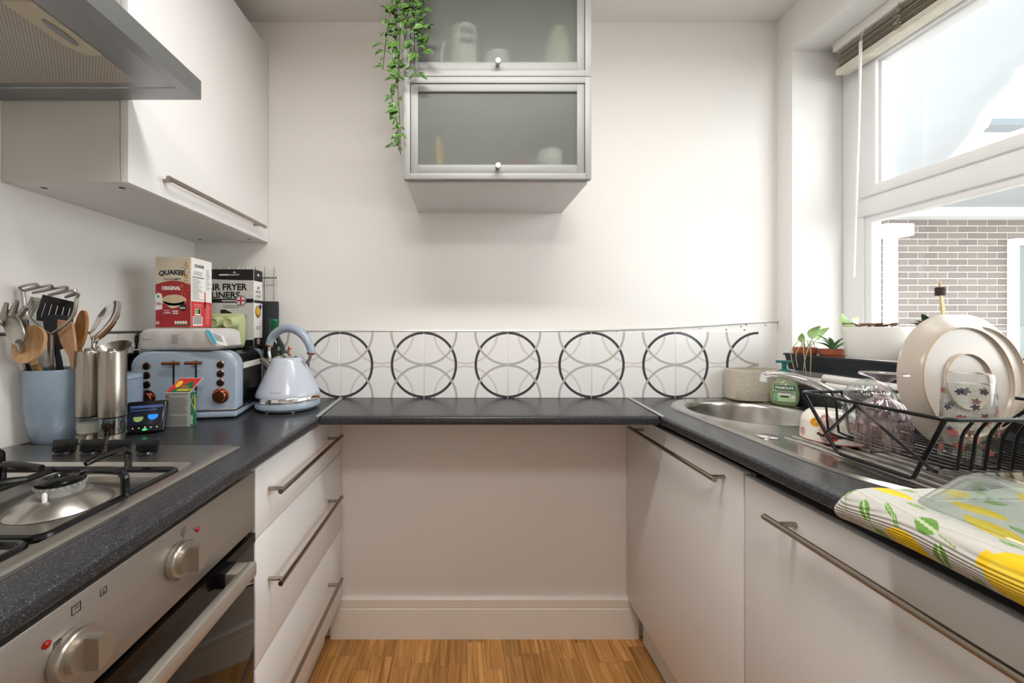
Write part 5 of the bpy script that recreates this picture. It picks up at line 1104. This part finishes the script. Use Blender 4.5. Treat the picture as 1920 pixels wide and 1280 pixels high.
bm = new(); fk_ = Frame(kc+Vector((-.034, -.093, .062)), (1, 0, 0), (0, .404, .915), (0, -.915, .404)); ptext(bm, fk_, 'morphy richards', .034, .003, .036, .0045, .0, .0)
for v in bm.verts:
    hz = v.co.z-kc.z; r_ = .094-(hz-.06)*(.043/.098)+.0005; dx = v.co.x-kc.x; v.co.y = kc.y-math.sqrt(max(1e-6, r_*r_-dx*dx))
obj('lettering', bm, mat('kettle_print', '#6d7078', .5), kt, sharp=None)

# ------------------------------------------------------------------ small things by the hob
lc = Vector((-.80, 1.016, WT+.0005)); lb = thing('remedy_box', 'open green and white cold remedy box in front of the toaster', 'box', lc, math.radians(2)); Lw, Ld, Lh = .066, .026, .0915
def ll(bm, name, m, parent=None, sharp=None): return obj(name, bm, m, parent or lb, sharp, local=True)
m_lg = mat('box_green', '#14663f', .45); m_card = mat('inside_card', '#e7e5e0', .6)
bm = new(); t_ = .0006
for lo, hi in (((0, 0, 0), (Lw, t_, Lh)), ((0, Ld-t_, 0), (Lw, Ld, Lh)), ((0, t_, 0), (t_, Ld-t_, Lh)), ((Lw-t_, t_, 0), (Lw, Ld-t_, Lh)), ((0, 0, 0), (Lw, Ld, t_))): box(bm, lo, hi)
ll(bm, 'carton', m_card)
f1 = Frame((0, 0, 0), (1, 0, 0), (0, 0, 1), (0, -1, 0)); f2 = Frame((Lw, 0, 0), (0, 1, 0), (0, 0, 1), (1, 0, 0))
bm = new(); prect(bm, f1, .0005, .0005, Lw-.0005, Lh-.0005, .0002); ll(bm, 'back_print', mat('silver_grey_print', '#b4b3ae', .5))
bm = new(); plines(bm, f1, .002, .003, Lw-.003, .03, 9, .45, .0005, 0, .12); plines(bm, f1, .002, .034, Lw-.003, .08, 14, .45, .0005, 0, .15); plines(bm, f1, .002, .084, Lw-.003, .0905, 2, .45, .0005, 0, .1); ll(bm, 'small_print', mat('faint_print', '#6f6e6b', .6))
bm = new(); prect(bm, f1, .002, .0795, .012, .082, .0007); prect(bm, f1, .002, .0305, .012, .0325, .0007, 1); ll(bm, 'heading_print', [m_black, m_reds])
bm = new(); prect(bm, f2, .0005, .0005, Ld-.0005, Lh-.0005, .0002); ll(bm, 'side_print', m_lg)
m_yel = mat('yellow_letter', '#e3c233', .45)
bm = new(); ptext(bm, f2, 'LEMSIP', .0195, .062, .04, .0062, .04, .0006, 0, -PI/2); ll(bm, 'side_lettering', m_yel)
bm = new()
for p, q in (((.003, .066), (.013, .082)), ((.003, .066), (.022, .036))):
    d_ = Vector((q[0]-p[0], q[1]-p[1])).normalized()*.0006; ppoly(bm, f2, [(p[0]-d_.y, p[1]+d_.x), (p[0]+d_.y, p[1]-d_.x), (q[0]+d_.y, q[1]-d_.x), (q[0]-d_.y, q[1]+d_.x)], .0005)
plines(bm, f2, .003, .006, .011, .03, 6, .5, .0005); ll(bm, 'white_print', m_paperw)
# flap standing open, leaning back over the box
lean = math.radians(50); f3 = Frame((0, 0, Lh), (1, 0, 0), (0, math.sin(lean), math.cos(lean)), (0, -math.cos(lean), math.sin(lean)))
bm = new(); L_ = .052; prism(bm, [f3.p(0, 0, 0), f3.p(Lw, 0, 0), f3.p(Lw+.009, L_, 0), f3.p(.013, L_, 0)], f3.n*-.0006); fl = ll(bm, 'flap', m_card)
bm = new(); ppoly(bm, f3, [(.0005, .0005), (Lw-.0005, .0005), (Lw+.008, L_-.001), (.0135, L_-.001)], .0002, 0); ppoly(bm, f3, [(.008, .001), (Lw-.001, .001), (Lw+.001, .012), (.056, .042)], .0005, 1); pdisc(bm, f3, .022, .03, .008, .0125, .0006, 2, 16, -.5); ptext(bm, f3, 'LEMSIP', .046, .0085, .037, .008, .04, .0009, 2, PI); plines(bm, f3, .034, .016, .058, .025, 2, .5, .0008, 3); ll(bm, 'flap_print', [mat('flap_red', '#c4312a', .45), m_lg, mat('flap_yellow', '#eec33a', .45), mat('flap_orange', '#d0702c', .45)], fl)
# smart meter display
mc = Vector((-.795, .943, WT+.001)); sm = thing('energy_display', 'small black energy monitor screen beside the pepper mill', 'display', mc, math.radians(24))
til = Matrix.Translation((0, 0, .0025)) @ Matrix.Rotation(math.radians(-24), 4, 'X')
def sl(bm, name, m, parent=None, sharp=40): bm.transform(til); return obj(name, bm, m, parent or sm, sharp, local=True)
bm = new(); box(bm, (-.042, -.004, 0), (.042, .010, .082), bev=.006, seg=3); sl(bm, 'housing', m_blackp)
bm = new(); prism(bm, [(-.02, .012, .045), (.02, .012, .045), (.02, .03, .0045), (-.02, .03, .0045)], (0, .004, 0)); bm.transform(Matrix.Translation((0, 0, -.0035))); obj('stand', bm, m_blackp, sm, local=True)
fsn = Frame((-.034, -.0042, .02), (1, 0, 0), (0, 0, 1), (0, -1, 0)); bm = new(); prect(bm, fsn, 0, 0, .068, .05); scn_o = sl(bm, 'screen', mat('screen_glow', '#10131d', .15, emis='#1b2030', estr=.35), sharp=None)
bm = new(); prect(bm, fsn, .001, .043, .067, .049, .0004, 0); pdisc(bm, fsn, .02, .018, .010, None, .0004, 1); pdisc(bm, fsn, .049, .022, .0105, None, .0004, 2); ppoly(bm, fsn, [(.02+.0105*math.cos(a), .021+.0095*math.sin(a)) for a in [PI*i/10 for i in range(11)]], .0007, 3); ppoly(bm, fsn, [(.049+.011*math.cos(a), .025+.0095*math.sin(a)) for a in [PI*i/10 for i in range(11)]], .0007, 3); plines(bm, fsn, .004, .036, .06, .041, 1, .4, .0005, 0)
sl(bm, 'screen_print', [mat('scr_head', '#2d3d63', .3, emis='#3b5080', estr=.5), mat('scr_green', '#6a7d49', .3, emis='#7c9150', estr=.5), mat('scr_blue', '#1f6fc4', .3, emis='#1f78d6', estr=.7), mat('scr_dark', '#141824', .3)], scn_o, sharp=None)
bm = new(); fbt = Frame((-.034, -.0042, 0), (1, 0, 0), (0, 0, 1), (0, -1, 0))
for a in (.012, .024, .048, .06): pdisc(bm, fbt, a, .0125, .0016, None, .0004, 0, 10)
pdisc(bm, fbt, .036, .0135, .0017, .0022, .0004, 0, 10); sl(bm, 'button_print', m_paperw, sharp=None)
bm = new(); prect(bm, fbt, .0315, .0065, .0405, .0095, .0005); sl(bm, 'green_light', mat('green_led', '#2adf55', .3, emis='#22ff55', estr=3), sharp=None)
# mills
m_mill = mat('mill_steel', '#a09a90', .24, metal=1, bump=(120, .03), stretch=(1, 1, .02)); m_mglass = thin_glass('mill_acrylic', '#f2f4f3', .02, 1.4)
def mill(c, label, fill):
    t = thing('spice_mill', label, 'mill', c); r = .0255
    bm = new(); lathe(bm, [(r, 0), (r, .024), (r-.002, .025)], 36, c); obj('base', bm, m_mill, t)
    bm = new(); lathe(bm, [(r-.0005, .0252), (r-.0005, .062), (r-.002, .062), (r-.002, .0255)], 36, c, cap0=False, cap1=False); obj('window', bm, m_mglass, t)
    bm = new(); lathe(bm, [(r-.001, .0615), (r-.001, .0645), (r, .065), (r, .2105), (r-.001, .2125), (.001, .2127)], 36, c); obj('sleeve', bm, m_mill, t)
    bm = new(); lathe(bm, [(r-.0003, .0622), (r+.0003, .0622), (r+.0003, .0646), (r-.0003, .0646)], 36, c, cap0=False, cap1=False); obj('gasket', bm, m_blackp, t)
    bm = new(); lathe(bm, [(.009, .212), (.009, .217), (.0075, .2185), (.001, .2187)], 24, c); obj('button', bm, m_mill, t)
    if fill == 'salt':
        bm = new(); lathe(bm, [(.021, .026), (.021, .049), (.012, .052), (.001, .053)], 24, c); q = obj('salt', bm, mat('salt_grain', '#e9e4dc', .8, bump=(500, 1)), t); q['kind'] = 'stuff'
    else:
        bm = new(); random.seed(9)
        for k in range(150):
            a = random.random()*2*PI; rr_ = .0195*random.random()**.35; z = .028+random.random()*.021; bmesh.ops.create_icosphere(bm, subdivisions=1, radius=.0023, matrix=Matrix.Translation((c[0]+rr_*math.cos(a), c[1]+rr_*math.sin(a), c[2]+z)))
        q = obj('peppercorns', bm, mat('peppercorn', '#4a3226', .7, var=(300, .4)), t); q['kind'] = 'stuff'
mill(Vector((-.8615, .874, WT+.0005)), 'steel spice mill holding white salt', 'salt'); mill(Vector((-.8035, .868, WT+.0005)), 'steel spice mill holding dark peppercorns', 'pepper')
# canister
c = Vector((-.893, .985, WT+.0005)); t = thing('canister', 'pale blue lidded canister behind the mills', 'canister', c)
m_glaze = mat('speckled_blue_glaze', '#9fb0c2', .22, coat=.2); N = NT(m_glaze); nz = N.n('ShaderNodeTexNoise'); nz.inputs['Scale'].default_value = 420; N.link(N.obj(), nz.inputs['Vector']); n3 = N.n('ShaderNodeTexNoise'); n3.inputs['Scale'].default_value = 30; N.link(N.obj(), n3.inputs['Vector'])
N.link(N.mix(N.math('MULTIPLY', N.math('GREATER_THAN', nz.outputs[0], .68), .6), N.mix(n3.outputs[0], lin('#788b9f'), lin('#92a3b4')), lin('#4c5a68')), N.b.inputs['Base Color'])
bm = new(); lathe(bm, [(.042, 0), (.046, .006), (.047, .02), (.047, .132), (.045, .134)], 36, c); obj('jar', bm, m_glaze, t); bm = new(); lathe(bm, [(.0475, .1345), (.0475, .139), (.044, .145), (.02, .149), (.001, .1495)], 36, c); obj('lid', bm, m_glaze, t)
# socket with plug
so = thing('wall_socket', 'white wall socket with a black plug behind the toaster', 'socket', (XL+.008, 1.14, 1.04)); bm = new(); box(bm, (XL+.0085, 1.07, 1.03), (XL+.017, 1.21, 1.115), bev=.003); obj('plate', bm, m_paperw, so)
bm = new(); box(bm, (XL+.017, 1.085, 1.045), (XL+.05, 1.13, 1.095), bev=.006); pg = obj('plug', bm, m_blackp, so); bm = new(); tube(bm, bez([(XL+.045, 1.108, 1.06), (XL+.06, 1.11, 1.12), (XL+.05, 1.125, 1.15), (XL+.035, 1.135, 1.13), (XL+.04, 1.14, 1.06), (XL+.03, 1.15, .93)], 6), .003, 8); obj('cord', bm, m_blackp, pg)

# ------------------------------------------------------------------ utensil crock and utensils
C = Vector((-.949, .893, WT+.0005)); t = thing('utensil_crock', 'speckled blue ceramic crock full of cooking utensils', 'crock', C)
bm = new(); lathe(bm, [(.040, 0), (.046, .006), (.0555, .045), (.0602, .09), (.0605, .168), (.059, .1705), (.0565, .169), (.056, .09), (.044, .01), (.001, .01)], 48, C); obj('pot', bm, m_glaze, t)
IN = lambda dx, dy, z=.03: C+Vector((dx, dy, z))
def plate_px(bm, pts, Y, th): prism(bm, [P(a, b, Y) for a, b in pts], (0, th, 0))
def uhandle(bm, top, rim, bot, r=.004): tube(bm, bez([top, rim, bot], 4), r, 10)   # head, crossing of the crock rim, end inside
RM = lambda px, Y: P(px, 697, Y)
def utensil(name, bm, m, label, cat='utensil'): return single(name, bm, m, label, cat, C+Vector((0, 0, .02)))
# pasta server: cupped claw on a flat shaft
Y = .806; bm = new(); uhandle(bm, P(36, 640, Y), RM(56, .866), IN(.0, .012), .006); dish(bm, P(24, 615, Y), (.9, -.3, .45), (-.45, 0, .9), .03, .042, .018, .002, 20, 6)
for a, b in (((5, 598), (12, 568)), ((22, 590), (32, 564)), ((-2, 612), (-16, 590)), ((36, 592), (50, 574))): tube(bm, [P(*a, Y), P(*b, Y-.012)], [.0065, .0035], 8)
utensil('pasta_server', bm, m_steel, 'steel pasta server at the wall side of the crock')
Y = .826; bm = new(); dish(bm, P(52, 645, Y), (1, 0, 0), (.05, .2, 1), .034, .042, .007, .007, 28, 6); uhandle(bm, P(63, 678, Y+.008), RM(74, .862), IN(.004, .012), .0066); utensil('wooden_spoon', bm, m_wood, 'round headed pale wooden spoon leaning over the crock rim')
# masher
Y = .857; bm = new(); nk = P(95, 626, Y); tube(bm, bez([P(43, 546, Y), P(50, 588, Y), P(72, 612, Y), nk+Vector((-.003, 0, 0))], 6), .0034, 8); tube(bm, bez([P(144, 558, Y), P(138, 590, Y), P(118, 612, Y), nk+Vector((.003, 0, 0))], 6), .0034, 8)
zz = [(43, 546, 0), (37, 538, .0), (64, 532, -.012), (70, 536, -.01), (46, 545, .012), (90, 535, -.012), (95, 540, -.01), (62, 549, .012), (118, 538, -.012), (123, 543, -.01), (92, 553, .012), (137, 544, -.012), (139, 549, -.01), (122, 557, .01), (146, 551, -.004), (144, 558, 0)]
tube(bm, bez([P(a, b, Y+d_) for a, b, d_ in zz], 4), .003, 8); uhandle(bm, nk, RM(97, .868), IN(.0, .0), .0055); utensil('potato_masher', bm, m_steel, 'steel potato masher with a zigzag wire head')
def slotted(bm, tl_, tr_, br_, bl_, n, Y, th, y0=.3, y1=.85):
    def Q(u, v): a = Vector(tl_)*(1-u)*(1-v)+Vector(tr_)*u*(1-v)+Vector(br_)*u*v+Vector(bl_)*(1-u)*v; return (a[0], a[1])
    us = [0]
    for i in range(n): us += [(i+.62)/(n+.3), (i+.92)/(n+.3)]
    us.append(1)
    plate_px(bm, [Q(0, 0), Q(1, 0), Q(1, y0), Q(0, y0)], Y, th); plate_px(bm, [Q(0, y1), Q(1, y1), Q(1, 1), Q(0, 1)], Y, th)
    for a, b in zip(us[0::2], us[1::2]): plate_px(bm, [Q(a, y0), Q(b, y0), Q(b, y1), Q(a, y1)], Y, th)
Y = .902; bm = new(); slotted(bm, (80, 552), (139, 566), (130, 608), (64, 600), 5, Y, .003); uhandle(bm, P(96, 602, Y), RM(112, .905), IN(.004, -.01), .0055); utensil('slotted_turner', bm, m_blackp, 'black slotted turner behind the masher')
Y = .867; bm = new(); slotted(bm, (58, 556), (77, 559), (56, 600), (36, 596), 4, Y, .0015, .15, .85); uhandle(bm, P(48, 598, Y), RM(62, .885), IN(.006, .004), .005); utensil('slotted_slice', bm, m_steel, 'steel fish slice with narrow slots at the back of the crock')
Y = .884; bm = new(); plate_px(bm, [(80, 598), (84, 592), (100, 589), (120, 591), (133, 598), (128, 640), (112, 655), (96, 652), (84, 630)], Y, .006); uhandle(bm, P(104, 648, Y+.003), RM(114, .893), IN(.0, .008), .0055); utensil('spatula', bm, mat('grey_silicone', '#26282d', .5), 'dark grey silicone spatula behind the masher neck')
Y = .872; bm = new(); plate_px(bm, [(108, 599), (134, 604), (139, 640), (141, 672), (142, 694), (134, 694), (128, 668), (114, 644), (107, 622)], Y, .006); uhandle(bm, P(138, 690, Y+.003), RM(139, .877), IN(.012, -.006), .005); utensil('wooden_spatula', bm, m_wood2, 'flat pink toned wooden spatula with an angled edge')
Y = .882; bm = new(); dish(bm, P(149, 618, Y), (1, -.2, .05), (.03, .1, 1), .0175, .046, .007, .006, 24, 6); uhandle(bm, P(147, 652, Y), RM(150, .895), IN(.02, .0), .006); utensil('wooden_spoon', bm, m_wood3, 'narrow dark stained wooden spoon beside the steel serving spoon')
Y = .89; bm = new(); dish(bm, P(198, 601, Y), (.84, -.25, -.5), (.52, .1, .86), .0285, .054, .013, .0016, 28, 7); tube(bm, bez([P(180, 632, Y), P(174, 655, Y), RM(164, .905), IN(.025, .01)], 4), [.0075, .007, .006, .005]+[.0045]*9, 10); utensil('serving_spoon', bm, m_chrome, 'large polished steel serving spoon leaning over the salt mill')
Y = .94; bm = new(); dish(bm, P(210, 652, Y), (1, .1, 0), (0, .8, .45), .037, .037, .03, .0018, 28, 7); tube(bm, bez([P(186, 650, Y), P(172, 668, .925), RM(158, .915), IN(.02, .016)], 5), .0045, 8); utensil('ladle', bm, m_steel, 'round steel ladle behind the tops of the mills')
